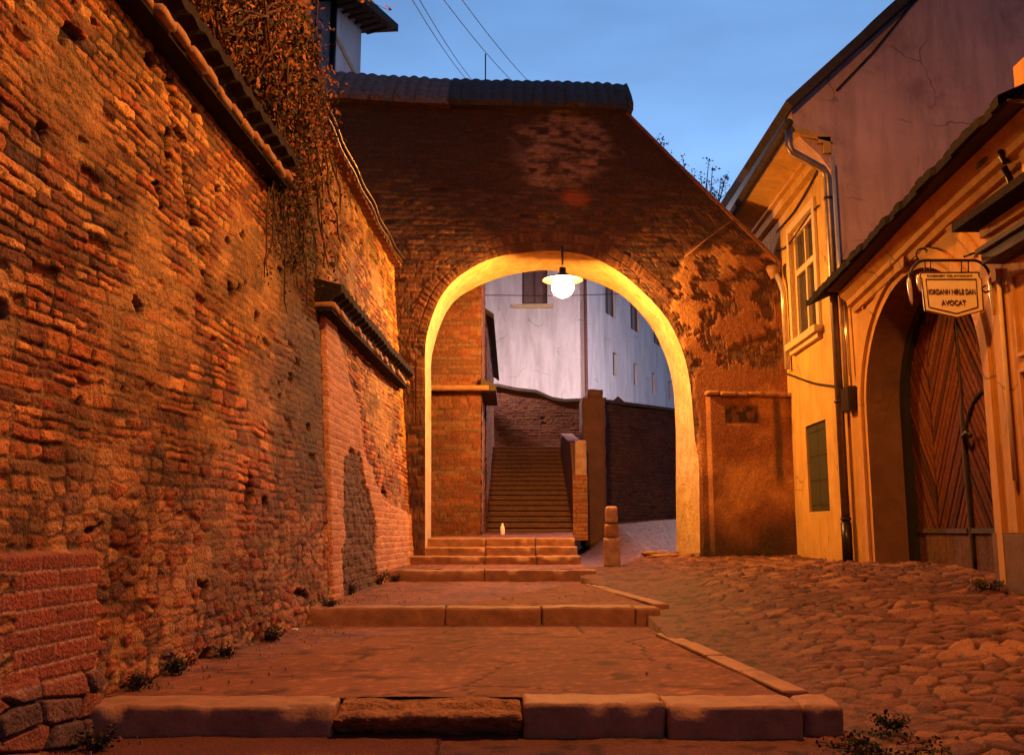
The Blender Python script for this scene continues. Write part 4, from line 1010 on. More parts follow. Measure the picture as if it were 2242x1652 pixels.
# --- farther house: ochre front with one tall window, rose plastered gable end
hbD = empty('ochre_house', (6, 15, -.4), 'two storey ochre house with tall window beyond the carriage gate, its big rose gable above', 'house')
W1 = (13.08, 14.32, 2.80, 4.52); W2 = (13.05, 14.02, .26, 1.50)
m_ = MB(); facade(m_, 12.25, 18.5, -.9, 5.3, [W1, W2]); m_.build('front_wall', M['ochre'], hbD)
yE = 12.25; xc = xf(yE)
gl = [atY(1790, 190, yE), atY(2000, -2, yE)]
sl_ = (gl[1].z - gl[0].z) / (gl[1].x - gl[0].x)
zr_at = lambda x: gl[0].z + sl_ * (x - gl[0].x)
m_ = MB(); m_.prism([(xc + .005, yE, -.9), (xc + .005, yE, 4.75), (4.12, yE, 4.98), (3.80, yE, 5.30), (3.78, yE, zr_at(3.78) + .02), (9.6, yE, zr_at(9.6) - .12), (15, yE, zr_at(9.6) - .12 - sl_ * 5.4), (15, yE, -.9)], (0, .3, 0)); m_.build('gable_wall', M['pink'], hbD)
m_ = MB(); xe = 3.72
v0 = [(xe, 12.0, zr_at(xe)), (9.6, 12.0, zr_at(9.6)), (9.6, 12.0, zr_at(9.6) + .13), (xe - .08, 12.0, zr_at(xe) + .09)]
m_.prism(v0, (0, 8, 0)); m_.prism([(9.6, 12.0, zr_at(9.6)), (15.4, 12.0, zr_at(9.6) - sl_ * 5.8), (15.4, 12, zr_at(9.6) - sl_ * 5.8 + .13), (9.6, 12.0, zr_at(9.6) + .13)], (0, 8, 0)); m_.build('roof', M['tile'], hbD)
roof_sheet('roof_tiles', 12.0, 18.6, xe - .05, zr_at(xe) + .09, 9.6, zr_at(9.6) + .16, M['tile'], hbD, thick=.03)
# soffit and boxed eave
m_ = MB(); m_.prism([(xe + .03, 12.18, 5.27), (xf(12.2) + .02, 12.18, 5.12), (xf(12.2) + .02, 12.18, 5.20), (xe + .03, 12.18, 5.37)], (.12, 6.3, 0)); m_.build('eave_soffit', M['ochre'], hbD)
m_ = MB(); fbox(m_, 12.18, 18.5, 4.98, 5.12, 0.003, .10); fbox(m_, 12.18, 18.5, 5.12, 5.20, .003, .17); m_.build('cornice', M['ochre'], hbD)
# gutter
m_ = MB(); m_.tube([(xe - .07 + .022 * (y - 12), y, 5.30) for y in np.linspace(11.95, 18.5, 12)], .06, 8); m_.build('gutter', M['tile'], hbD)
# tall window: casing, sashes, panes
wn_ = MB(); a, b, c, e = W1
for (y0, y1, z0, z1) in ((a - .12, a, c, e + .12), (b, b + .12, c, e + .12), (a, b, e, e + .12)): fbox(wn_, y0, y1, z0, z1, .003, .045)
w_ = wn_.build('window', M['frame'], hbD)
m_ = MB(); fbox(m_, a - .16, b + .16, c - .10, c - .002, .003, .13); fbox(m_, a - .10, b + .10, c - .17, c - .10, .003, .07); m_.build('sill', M['trim'], w_)
m_ = MB(); zt_ = c + (e - c) * .62
for (y0, y1, z0, z1) in ((a, a + .07, c, e), (b - .07, b, c, e), (a + .07, b - .07, c, c + .08), (a + .07, b - .07, e - .07, e), (a + .07, b - .07, zt_ - .04, zt_ + .05)): fbox(m_, y0, y1, z0, z1, -.10, -.04)
for yy in (a + (b - a) * .5,): fbox(m_, yy - .035, yy + .035, c + .08, zt_ - .04, -.095, -.03); fbox(m_, yy - .03, yy + .03, zt_ + .05, e - .07, -.095, -.03)
m_.build('sash', M['frame'], w_)
m_ = MB(); m_.add([F(a, c, -.08), F(b, c, -.08), F(b, e, -.08), F(a, e, -.08)], [(0, 3, 2, 1)]); m_.build('pane', M['glass'], w_)
# lower shuttered opening
m_ = MB(); a, b, c, e = W2
for (y0, y1) in ((a + .01, (a + b) / 2 - .008), ((a + b) / 2 + .008, b - .01)):
    fbox(m_, y0, y1, c + .01, e - .01, -.07, -.03)
    for z in np.linspace(c + .1, e - .1, 4): fbox(m_, y0 + .03, y1 - .03, z - .012, z + .012, -.03, -.022)
m_.build('shutter', M['shutter'], hbD)
m_ = MB(); m_.add([F(a, c, -.12), F(b, c, -.12), F(b, e, -.12), F(a, e, -.12)], [(0, 3, 2, 1)]); m_.build('shutter_back', M['shutter'], hbD)
# cables sagging over the front and gable
def cab(pts, r=.012, label='', o=.03, m='cable'):
    mm_ = MB(); P = []
    for (px, py) in pts:
        rr_ = ray(px, py); t_ = (4.0 - o) / (rr_.x - .022 * rr_.y); P.append(rr_ * t_)
    P = resample(P, 6 * len(P)); mm_.tube(P, r, 6); ob_ = mm_.build('cable', M[m]); return tag(ob_, label, 'cable')
cab([(1700, 548), (1722, 540), (1750, 502), (1772, 470), (1792, 450)], .013, 'thin dark cable above the tall window of the far ochre house')
cab([(1700, 508), (1735, 468), (1765, 420), (1790, 372)], .016, 'dark cable drooping below the eaves of the far ochre house')
cab([(1722, 818), (1780, 838), (1830, 846), (1866, 856)], .016, 'dark cable slanting across the ochre front behind the downpipe')
m_ = MB(); q0 = atY(1832, 198, yE - .03); q1 = atY(1990, 18, yE - .03); q2 = atY(2100, -100, yE - .03)
m_.tube([q0, (q0 + q1) / 2 + Vector((0, 0, -.05)), q1, q2], .018, 6); tag(m_.build('cable', M['cable']), 'cable running up the rose gable wall parallel to its verge', 'cable')
m_ = MB(); q0 = atY(1836, 573, yE - .03); q1 = atY(1990, 535, yE - .03); m_.tube([q0, (q0 + q1) / 2, q1], .012, 6); tag(m_.build('cable', M['cable']), 'faint level cable low on the rose gable wall', 'cable')
# downpipes at the corner
dp = empty('downpipe', F(12.2, -.3, .1), 'long zinc downpipe with an elbow under the eaves at the corner of the rose gable', 'downpipe')
m_ = MB(); xg = xe - .05
m_.tube([(xg, 12.05, 5.28), (xg, 12.07, 5.02), (xg + .04, 12.08, 4.94), (xf(12.1) - .14, 12.12, 4.72), F(12.13, 4.62, .09), F(12.13, 4.3, .09), F(12.13, .1, .09)], .052, 12); m_.build('pipe', M['zinc'], dp)
m_ = MB(); m_.tube([F(12.13, .1, .09), F(12.13, -.38, .09)], .065, 12); m_.build('pipe_shoe', M['iron'], dp)
m_ = MB()
for z in (4.3, 3.0, 1.6, .12):
    m_ = MB(); m_.lathe(F(12.13, z, .09), [(.055, 0), (.066, .003), (.066, .035), (.055, .038)], 12); m_.build('pipe_bracket', M['iron'], dp)
dp = empty('conduit', F(11.93, 1.4, .06), 'pale thin conduits beside the zinc downpipe, ending in a small box', 'pipe')
m_ = MB(); m_.tube([F(11.97, 4.85, .06), F(11.95, 3.2, .06), F(11.95, 1.75, .06)], .026, 8); m_.tube([F(11.82, 3.0, .05), F(11.80, 2.4, .06), F(11.78, 1.9, .05)], .020, 8); m_.build('pipe', M['bright'], dp)
m_ = MB(); fbox(m_, 11.68, 11.99, 1.45, 1.76, .01, .12); o = m_.build('junction_box', M['iron'], dp); bv = o.modifiers.new('b', 'BEVEL'); bv.width = .015
dp = empty('downpipe', F(14.6, 2.4, .1), 'short bright downpipe where the ochre house meets the gateway', 'downpipe')
m_ = MB(); m_.tube([F(14.72, 4.05, .16), F(14.66, 3.85, .11), F(14.62, 3.7, .08), F(14.6, 2.45, .07)], .042, 10); m_.build('pipe', M['bright'], dp)
m_ = MB(); m_.lathe(F(14.74, 4.0, .18), [(.05, -.08), (.11, .06), (.12, .12), (.10, .12), (.06, 0)], 12); m_.build('hopper', M['ledgebrick'], dp)

# --- nearer house with the carriage gate
hc = empty('ochre_house', (6, 10, -.4), 'low orange ochre house with tiled eaves and an arched carriage gate', 'house')
yc, aa, bb, zsp = 9.92, 1.50, 1.28, 1.42
def zarch(y, e=0):
    u = (y - yc) / (aa + e); return zsp + (bb + e) * math.sqrt(max(0, 1 - u * u)) if abs(u) < 1 else zsp
ztop = 3.25
m_ = MB(); ys_ = [5.0, yc - aa] ; m_.add([F(6.9, -.9), F(yc - aa, -.9), F(yc - aa, ztop), F(6.9, ztop)], [(0, 3, 2, 1)])
m_.add([F(yc + aa, -.9), F(12.249, -.9), F(12.249, ztop), F(yc + aa, ztop)], [(0, 3, 2, 1)])
N_ = 48; yy_ = [yc - aa * math.cos(math.pi * i / N_) for i in range(N_ + 1)]
for a, b in zip(yy_[:-1], yy_[1:]): m_.add([F(a, zarch(a)), F(b, zarch(b)), F(b, ztop), F(a, ztop)], [(0, 3, 2, 1)])
m_.build('front_wall', M['ochre2'], hc)
dp_ = .52
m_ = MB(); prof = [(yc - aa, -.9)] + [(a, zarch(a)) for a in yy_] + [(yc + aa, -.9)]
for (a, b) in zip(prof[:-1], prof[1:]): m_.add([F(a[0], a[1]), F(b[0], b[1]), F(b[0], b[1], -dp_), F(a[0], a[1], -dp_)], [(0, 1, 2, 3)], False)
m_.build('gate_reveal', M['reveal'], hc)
# raised archivolt
for e0, e1_, o in ((.10, .20, .035), (.42, .50, .03)):
    m_ = MB()
    pr_ = [(-1, -.3 if e0 < .3 else 1.42)] 
    A = []
    zb0 = -.45 if e0 < .3 else 2.2
    seq = [(yc - (aa + e0), yc - (aa + e1_), zb0, zb0)] if e0 < .3 else []
    for i in range(41):
        an = math.pi * (i / 40)
        y0_, z0_ = yc - (aa + e0) * math.cos(an), zsp + (bb + e0) * math.sin(an)
        y1_, z1_ = yc - (aa + e1_) * math.cos(an), zsp + (bb + e1_) * math.sin(an)
        if e0 > .3 and not (8 <= i <= 30): continue
        seq.append((y0_, y1_, z0_, z1_))
    if e0 < .3: seq.append((yc + (aa + e0), yc + (aa + e1_), zb0, zb0))
    for p_, q_ in zip(seq[:-1], seq[1:]):
        m_.hexa([F(p_[0], p_[2], .002), F(q_[0], q_[2], .002), F(q_[0], q_[2], o), F(p_[0], p_[2], o), F(p_[1], p_[3], .002), F(q_[1], q_[3], .002), F(q_[1], q_[3], o), F(p_[1], p_[3], o)])
    m_.build('arch_moulding', M['ochre2'], hc)
m_ = MB(); m_.prism([F(yc + .13, zsp + bb + .03, .003), F(yc - .13, zsp + bb + .03, .003), F(yc - .18, zsp + bb + .45, .003), F(yc + .18, zsp + bb + .45, .003)], (-.09, 0, 0)); m_.build('keystone', M['ochre2'], hc)
# eaves: soffit, moulded cornice, tiles. the eave dips towards the far end
def ez(y): return float(np.interp(y, [6.9, 8.8, 10, 11.4, 12.3], [3.26, 3.17, 3.06, 2.95, 2.90]))
ysE = np.linspace(6.92, 11.55, 40)
def sweep(prof, m, name, parent, y_s=ysE, zf=ez):
    k = len(prof); v = []
    for y in y_s:
        for (o, dz) in prof: v.append(F(y, zf(y) + dz, o))
    n = len(y_s)
    f = [(i * k + j, (i + 1) * k + j, (i + 1) * k + (j + 1) % k, i * k + (j + 1) % k) for i in range(n - 1) for j in range(k)] + [tuple(range(k)), tuple((n - 1) * k + j for j in range(k - 1, -1, -1))]
    mm_ = MB(); mm_.add(v, f); return mm_.build(name, m, parent)
sweep([(.003, -.30), (.05, -.30), (.07, -.24), (.12, -.22), (.13, -.16), (.20, -.10), (.22, -.05), (.003, -.04)], M['ochre2'], 'cornice', hc)
sweep([(.0, -.035), (.36, -.035), (.36, .0), (.0, .0)], M['wood'], 'eave_board', hc)
roof_sheet('roof_tiles', 6.9, 12.2, 3.84, 3.28, 8.0, 5.3, M['blacktile'], hc, ze1=2.95, thick=.08, amp=.016)
# the carriage door
door = empty('carriage_door', F(yc, -.45, -dp_), 'large weathered double carriage door of herringbone boards, arched top', 'door')
def leaf(y0, y1, parent, seed):
    ny, nzz = 190, 420
    Yg, Tg = np.meshgrid(np.linspace(y0, y1, ny), np.linspace(0, 1, nzz), indexing='ij')
    u_ = np.clip((Yg - yc) / aa, -1, 1); ztp = zsp + bb * np.sqrt(np.maximum(0, 1 - u_ * u_)) + .03
    z0 = -.62; Zg = z0 + (ztp - z0) * Tg
    ym = (y0 + y1) / 2; s_ = np.abs(Yg - ym)
    q_ = (Zg - 1.5 * s_) / .15; idp = np.floor(q_); fr_ = q_ - idp; side = (Yg > ym) * 1
    gr = ss(.0, .14, np.minimum(fr_, 1 - fr_)); rr = h2(idp, side + seed, 4)
    gr = gr * ss(.0, .02, s_)
    d = gr * .02 + .014 * (rr - .5) + .006 * (fr_ - .5) * (rr > .4)
    c = pal([(.12, .030, .009), (.09, .023, .008), (.14, .038, .012), (.06, .017, .008), (.105, .028, .010)], rr) * (.12 + .88 * gr)[..., None]
    c = c * (.75 + .5 * fbm((Yg * 1.2 + Zg) * 14, (Zg - Yg) * 3, seed))[..., None]
    kick = ss(.02, -.0, Zg + .02); 
    vb = (Yg - y0) / .2; vf = vb - np.floor(vb); gv = ss(0, .06, np.minimum(vf, 1 - vf))
    d = d * (1 - kick) + kick * (.012 + .006 * gv); c = mix(c, np.array((.13, .06, .04)) * (.6 + .4 * gv)[..., None], kick)
    c = mix(c, np.array((.05, .03, .022)), ss(.9, -.4, Zg) * .45 * ss(.3, .6, fbm(Yg * 3, Zg * 2, seed)))
    fm_ = ss(.10, .095, np.minimum(Yg - y0, y1 - Yg)) * 0
    V = np.stack([4.0 + .022 * Yg + dp_ - .03 - d, Yg, Zg], -1)
    return gridmesh('door_leaf', V, c, M['door'], parent, flip=True)
l1 = leaf(yc - aa - .02, yc - .04, door, 1); l2 = leaf(yc + .04, yc + aa + .02, door, 2)
m_ = MB(); pts = []
zz = np.linspace(-.6, zsp + bb - .02, 40)
m_.tube([F(yc + .012 * math.sin(z * 2.2) , z, -dp_ + .045) for z in zz], [.016 if z > 1.3 else .03 for z in zz], 8); m_.build('astragal', M['wood'], door)
m_ = MB(); wk = [F(yc - .05, z, -dp_ + .05) for z in np.linspace(-.4, .85, 8)] + [F(yc - .60 + .55 * math.cos(a_), .85 + .52 * math.sin(a_), -dp_ + .05) for a_ in np.linspace(.15, math.pi, 16)] + [F(yc - 1.15, z, -dp_ + .05) for z in np.linspace(.7, -.4, 6)]
m_.tube(wk, .026, 8); o = m_.build('wicket_frame', M['blacktile'], door)
m_ = MB(); fbox(m_, yc - aa, yc - .05, -.03, .02, -dp_ + .035, -dp_ + .075); fbox(m_, yc + .05, yc + aa, -.03, .02, -dp_ + .035, -dp_ + .075)
fbox(m_, yc - aa, yc - .05, -.56, -.46, -dp_ + .03, -dp_ + .08); fbox(m_, yc + .05, yc + aa, -.52, -.44, -dp_ + .03, -dp_ + .08); m_.build('door_rail', M['wood'], door)
m_ = MB(); m_.tube([F(yc - .10, .82, -dp_ + .08), F(yc - .16, .95, -dp_ + .13), F(yc - .27, .98, -dp_ + .14), F(yc - .33, .93, -dp_ + .13)], .022, 8); m_.build('door_handle', M['iron'], door)
m_ = MB(); prof2 = [(a, b) for a, b in prof]
for (a, b) in zip(prof2[:-1], prof2[1:]):
    def inn(p_): return (yc + (p_[0] - yc) * .90, zsp + (p_[1] - zsp) * .93 if p_[1] > zsp else p_[1])
    ai, bi = inn(a), inn(b)
    if a[1] < zsp + .0 and b[1] <= zsp: pass
    m_.hexa([F(*ai, -dp_ + .035), F(*bi, -dp_ + .035), F(*bi, -dp_ + .12), F(*ai, -dp_ + .12), F(a[0], a[1], -dp_ + .035), F(b[0], b[1], -dp_ + .035), F(b[0], b[1], -dp_ + .12), F(a[0], a[1], -dp_ + .12)])
M['darkgreen'] = mat('dark_frame_paint', (.028, .026, .018), (.02, .016, .012), rough=.6, scale=10, bump=.3)
m_.build('door_frame', M['darkgreen'], door)
# dark interior behind the reveal
m_ = MB(); m_.add([F(6.9, -.9, -.9), F(12.2, -.9, -.9), F(12.2, 3.2, -.9), F(6.9, 3.2, -.9)], [(0, 3, 2, 1)]); m_.build('back_wall', M['earth'], hc)
# plinth patches beside the gate
m_ = MB(); fbox(m_, 7.75, yc - aa - .005, -.8, -.02, .002, .03); m_.build('plinth', M['plinth'], hc)
# shallow pilaster between gate and shop
m_ = MB(); fbox(m_, 7.95, 8.10, -.02, 2.1, .002, .035); fbox(m_, 7.93, 8.12, 2.1, 2.2, .002, .055); m_.build('pilaster', M['ochre2'], hc)

# --- shop front at the very right
sh = empty('shop_front', F(6.5, -.5), 'orange shop front with dark canopy and cornice at the right edge', 'shop front')
m_ = MB(); fbox(m_, 2.2, 7.86, 2.22, 2.31, .003, .20); fbox(m_, 2.2, 7.88, 2.31, 2.35, .003, .24); m_.build('lower_moulding', M['wood'], sh)
m_ = MB(); fbox(m_, 2.2, 7.90, 2.36, 2.46, .003, .12); fbox(m_, 2.2, 7.92, 2.46, 2.54, .003, .17); m_.build('fascia', M['ochre2'], sh)
m_ = MB(); m_.prism([F(8.02, 2.55, .36), F(8.02, 2.55, .003), F(8.02, 2.72, .003), F(8.02, 2.62, .36)], (-.12, -5.8, 0)); m_.build('canopy', M['blacktile'], sh)
m_ = MB(); fbox(m_, 2.2, 6.9, -.9, 7.6, -.3, .001)
fbox(m_, 7.0, 7.32, 2.72, 3.72, .003, .08); m_.build('wall', M['ochre2'], sh)
m_ = MB(); fbox(m_, 6.9, 7.55, .02, .58, .004, .05); m_.build('display_case', M['darkgreen'], sh)
m_ = MB(); 
for (y0, y1, z0, z1) in ((7.45, 7.75, 1.4, 2.1), (7.45, 7.75, .75, 1.3)):
    fbox(m_, y0, y1, z0, z0 + .03, .002, .03); fbox(m_, y0, y1, z1 - .03, z1, .002, .03); fbox(m_, y0, y0 + .03, z0 + .03, z1 - .03, .002, .03); fbox(m_, y1 - .03, y1, z0 + .03, z1 - .03, .002, .03)
m_.build('panel_moulding', M['ochre2'], sh)
m_ = MB(); m_.tube([F(7.9, z, .05) for z in (2.1, 1.2, .4)], .018, 8); m_.build('conduit', M['trim'], sh)
# rainwater head and pipe near the eave end
dp = empty('downpipe', F(7.5, 2.6, .1), 'rusty rainwater head and short pipe under the end of the near eaves', 'downpipe')
m_ = MB(); m_.lathe(F(7.52, 3.04, .10), [(.03, -.06), (.055, 0), (.06, .05), (.05, .05), (.02, -.02)], 12); m_.build('hopper', M['iron'], dp)
m_ = MB(); m_.tube([F(7.52, 2.95, .12), F(7.55, 2.85, .06), F(7.55, 2.70, .05)], .028, 8); m_.tube([F(7.52, 3.08, .12), F(7.62, 3.12, .15), F(7.85, 3.08, .18)], .02, 8); m_.build('pipe', M['iron'], dp)
# near lamp, on an arm from the shop's wall, above the frame
NL = bracket_lamp('street_lamp', (1.3, 5.5, 5.5), (1.3, 5.7, 5.55), 'street lamp hung from a span wire high above the lane', LAMP_NEAR, (1.0, .37, .048), hood=.3)
m_ = MB(); m_.tube([(-3.0, 5.7, 6.48), (-.9, 5.7, 6.15), (1.3, 5.7, 6.05), (4.2, 5.7, 6.4)], .01, 6); m_.build('span_wire', M['cable'], NL)

# ================================================================== HANGING SIGN
YS = 8.05
sp = lambda px, py, dy=0: atY(px, py, YS + dy)
sg = empty('hanging_sign', sp(2085, 640), 'small shield shaped lawyer sign hanging from a wrought iron bracket by the carriage gate', 'sign')
out_ = [(2015, 597), (2143, 596), (2143, 605), (2149, 612), (2153, 679), (2094, 695), (2026, 679), (2018, 612), (2015, 605)]
m_ = MB(); m_.prism([sp(*p_) for p_ in out_], (0, .03, 0)); bd = m_.build('board', M['sign'], sg); bd.modifiers.new('b', 'BEVEL').width = .004
m_ = MB()
inn_ = [(2027, 611), (2137, 611), (2141, 672), (2094, 686), (2034, 672)]
for a, b in zip(inn_, inn_[1:] + inn_[:1]): m_.tube([sp(*a, -.003), sp(*b, -.003)], .0045, 6)
for a, b in zip(out_, out_[1:] + out_[:1]): m_.tube([sp(*a, .0), sp(*b, .0)], .006, 6)
m_.build('border_line', M['signdark'], bd)
def text(s, px, py, width_px, parent, hpx):
    cu = bpy.data.curves.new('lettering', 'FONT'); cu.body = s; cu.align_x = 'CENTER'; cu.align_y = 'CENTER'; cu.size = 1; cu.extrude = .004; cu.offset = .012
    o = bpy.data.objects.new('tmp', cu); COL.objects.link(o)
    dg = bpy.context.evaluated_depsgraph_get(); me = bpy.data.meshes.new_from_object(o.evaluated_get(dg)); bpy.data.objects.remove(o)
    co = np.zeros(len(me.vertices) * 3); me.vertices.foreach_get('co', co); co = co.reshape(-1, 3)
    w = co[:, 0].max() - co[:, 0].min(); hh_ = co[:, 1].max() - co[:, 1].min()
    sc = (sp(px + width_px / 2, py) - sp(px - width_px / 2, py)).x / w; sy = (sp(px, py - hpx / 2) - sp(px, py + hpx / 2)).z / hh_
    c0 = sp(px, py, -.006)
    P = np.stack([c0.x + (co[:, 0] - (co[:, 0].max() + co[:, 0].min()) / 2) * sc, c0.y - co[:, 2] * .5, c0.z + (co[:, 1] - (co[:, 1].max() + co[:, 1].min()) / 2) * sy], -1)
    me.vertices.foreach_set('co', P.reshape(-1)); me.update()
    me.materials.clear(); me.materials.append(M['signdark']); ob_ = bpy.data.objects.new('lettering', me); addparent(ob_, parent)
text('CABINET DE AVOCAT', 2079, 603, 100, bd, 4)
text('IORDANN NIRLE DAN', 2084, 638, 102, bd, 11)
text('AVOCAT', 2088, 662, 54, bd, 11)
m_ = MB()
m_.tube(resample([sp(1993, 612), sp(1993, 596), sp(2001, 582), sp(2018, 571), sp(2050, 570), sp(2110, 570), sp(2138, 571), sp(2157, 583), sp(2166, 600), sp(2168, 615)], 60), .013, 8)
m_.tube([sp(2110, 562), sp(2130, 555), sp(2150, 550), sp(2168, 549), sp(2180, 556)], .010, 8)
m_.tube(resample([sp(2012, 571), sp(2006, 560), sp(2008, 549), sp(2018, 544), sp(2028, 547), sp(2028, 552)], 24), .009, 8)
m_.tube(resample([sp(2157, 625), sp(2150, 632), sp(2158, 640), sp(2168, 632), sp(2170, 618)], 24), .008, 8)
m_.tube([sp(2168, 603), sp(2180, 600)], .010, 8); m_.tube([sp(2168, 640), sp(2184, 640)], .010, 8)
for x_ in (2025, 2037, 2105, 2120): m_.tube([sp(x_, 570), sp(x_, 597)], .006, 6)
m_.build('bracket', M['iron'], sg)
for (x0, y0, x1, y1) in ((1989, 608, 1997, 668), (2009, 601, 2016, 640), (2166, 604, 2176, 690)):
    m_ = MB(); a, b = sp(x0, y0, -.01), sp(x1, y1, -.01); m_.tube([a, a.lerp(b, .1), a.lerp(b, .5), a.lerp(b, .85), b], [.008, .017, .019, .012, .004], 10); m_.build('hanging_rod', M['bright'], sg)
m_ = MB(); m_.tube([sp(2178, 560), sp(2183, 600), sp(2190, 650), sp(2196, 690), sp(2200, 730)], [.016, .02, .02, .018, .012], 10); m_.build('wall_rod', M['bright'], sg)
m_ = MB(); q = sp(2201, 741); m_.lathe(q, [(.001, -.05), (.03, -.03), (.04, 0), (.03, .03), (.012, .06), (.001, .06)], 12); m_.build('rod_finial', M['iron'], sg)

# ================================================================== WIRES, TREE, PLANTS
for i, (a, b) in enumerate([((898, 0), (1016, 165)), ((914, 0), (1030, 168)), ((966, 0), (1122, 175)), ((1006, 0), (1162, 180))]):
    p0 = atY(a[0] * 1.0 - (b[0] - a[0]) * .35, a[1] - (b[1] - a[1]) * .35, 11); p1 = atY(b[0], b[1] + 2, 34)
    p0 = atY(a[0] - (b[0] - a[0]) * .5, -(b[1] - a[1]) * .5, 12); p1 = atY(b[0] + (b[0] - a[0]) * .3, b[1] + (b[1] - a[1]) * .3, 30)
    m_ = MB(); m_.tube([p0.lerp(p1, t_) + Vector((0, 0, -.25 * 4 * t_ * (1 - t_))) + Vector((0, 0, .18)) for t_ in np.linspace(0, 1, 14)], .008, 5)
    tag(m_.build('overhead_wire', M['cable']), ['leftmost of the four overhead wires against the sky', 'second overhead wire from the left', 'third overhead wire from the left', 'rightmost of the four overhead wires against the sky'][i], 'wire', 'overhead wires above the gateway')
m_ = MB(); q = atY(1063, 175, 16); q2 = atY(1063, 118, 16); m_.tube([q - Vector((0, 0, 1)), q2], .012, 5); tag(m_.build('antenna', M['cable']), 'thin upright rod above the gateway coping, between the overhead wires', 'antenna')

def leafcloud(mb, c, spread, n, size, rnd, droop=0):
    for i in range(n):
        p_ = Vector(c) + Vector((rnd.gauss(0, spread[0]), rnd.gauss(0, spread[1]), rnd.gauss(0, spread[2])))
        a = Vector((rnd.gauss(0, 1), rnd.gauss(0, 1), rnd.gauss(0, 1) - droop)).normalized(); b = a.cross(Vector((rnd.gauss(0, 1), rnd.gauss(0, 1), rnd.gauss(0, 1)))).normalized()
        s_ = size * rnd.uniform(.6, 1.4)
        mb.add([p_, p_ + a * s_ * .5 + b * s_ * .28, p_ + a * s_, p_ + a * s_ * .5 - b * s_ * .28], [(0, 1, 2, 3)])
rnd = random.Random(5)
# tree tops showing over the raking edge of the gateway
tr_ = empty('tree', atY(1520, 470, 19) - Vector((0, 0, 3)), 'sparse dark shrubby tree showing above the sloping edge of the gateway', 'tree')
tb = MB(); tl = MB()
root = atY(1530, 470, 19); root = Vector((root.x, 19, root.z - 4.5))
tb.tube([root, root + Vector((.1, 0, 2)), root + Vector((0, 0, 3.4))], [.16, .12, .09], 8)
tips = [(1442, 300), (1452, 312), (1495, 345), (1502, 372), (1520, 380), (1552, 352), (1560, 365), (1548, 400), (1578, 395), (1590, 385), (1565, 420), (1592, 430), (1510, 400), (1535, 385), (1480, 365), (1600, 450)]
for (px, py) in tips:
    e_ = atY(px, py, 19 + rnd.uniform(-.6, .6)); s_ = root + Vector((0, 0, rnd.uniform(2.2, 3.3)))
    mid = s_.lerp(e_, .5) + Vector((rnd.uniform(-.1, .1), 0, -.05)); tb.tube([s_, mid, e_], [.05, .025, .006], 5)
    for _ in range(5):
        b_ = mid.lerp(e_, rnd.uniform(.2, .95)); tw = b_ + Vector((rnd.uniform(-.18, .18), rnd.uniform(-.15, .15), rnd.uniform(.02, .22))); tb.tube([b_, tw], [.008, .003], 4)
        leafcloud(tl, tw, (.05, .05, .05), 7, .055, rnd)
    leafcloud(tl, e_, (.045, .05, .05), 12, .06, rnd)
tb.build('trunk', M['bark'], tr_); tl.build('crown', M['leafd'], tr_)

# creeper: hangs over the upper near wall
cr_t = empty('creeper', (-2.1, 7.5, 4), 'dry russet creeper hanging over the top of the left wall', 'creeper')
sm_ = MB(); lr = MB(); ld = MB()
def wx_at(y, z): return float(wallx(y) - k_of(y) * (z + .8)) if y < 9.1 else float(xB(y, z))
def strand(y, z, L, wob, out):
    P = []; yy, zz_, oo = y, z, out
    n = int(L / .12)
    dy = rnd.gauss(0, .03)
    for i in range(n):
        P.append(Vector((wx_at(yy, zz_) + .03 + oo, yy, zz_))); zz_ -= .12 * rnd.uniform(.7, 1.1); dy = dy * .8 + rnd.gauss(0, wob); yy += dy
        oo = max(.0, oo * .93 + rnd.gauss(0, .012))
    return P
for i in range(620):
    y = rnd.uniform(4.0, 8.4) if i % 3 else rnd.uniform(6.8, 8.4); z = rnd.uniform(3.6, 6.4) if y < 7.2 else rnd.uniform(3.7, 4.7)
    P = strand(y, z, rnd.uniform(.4, 1.5), .05, abs(rnd.gauss(.08, .14)))
    P = [p_ for p_ in P if p_.z > 3.25 or p_.y > 7.7]
    if len(P) < 3: continue
    sm_.tube(P, [.009] * (len(P) - 1) + [.003], 4)
    for p_ in P:
        leafcloud(lr if rnd.random() < .55 else ld, p_ + Vector((.03, 0, 0)), (.07, .08, .08), 9, rnd.choice((.022, .03, .05)), rnd, .6)
# dark curtain going down where the two walls meet
for i in range(70):
    y = rnd.gauss(8.0, .36); z = rnd.uniform(2.4, 4.6)
    y = min(y, 8.75)
    P = strand(y, z, rnd.uniform(.4, 1.3), .03, rnd.uniform(.01, .08)); P = [p_ for p_ in P if p_.z > -.6 and p_.y < 9.0]
    if len(P) < 3: continue
    sm_.tube(P, [.007] * (len(P) - 1) + [.003], 4)
    for p_ in P: leafcloud(ld if rnd.random() < .75 else lr, p_ + Vector((.02, 0, 0)), (.025, .05, .05), 5, .03, rnd, .6)
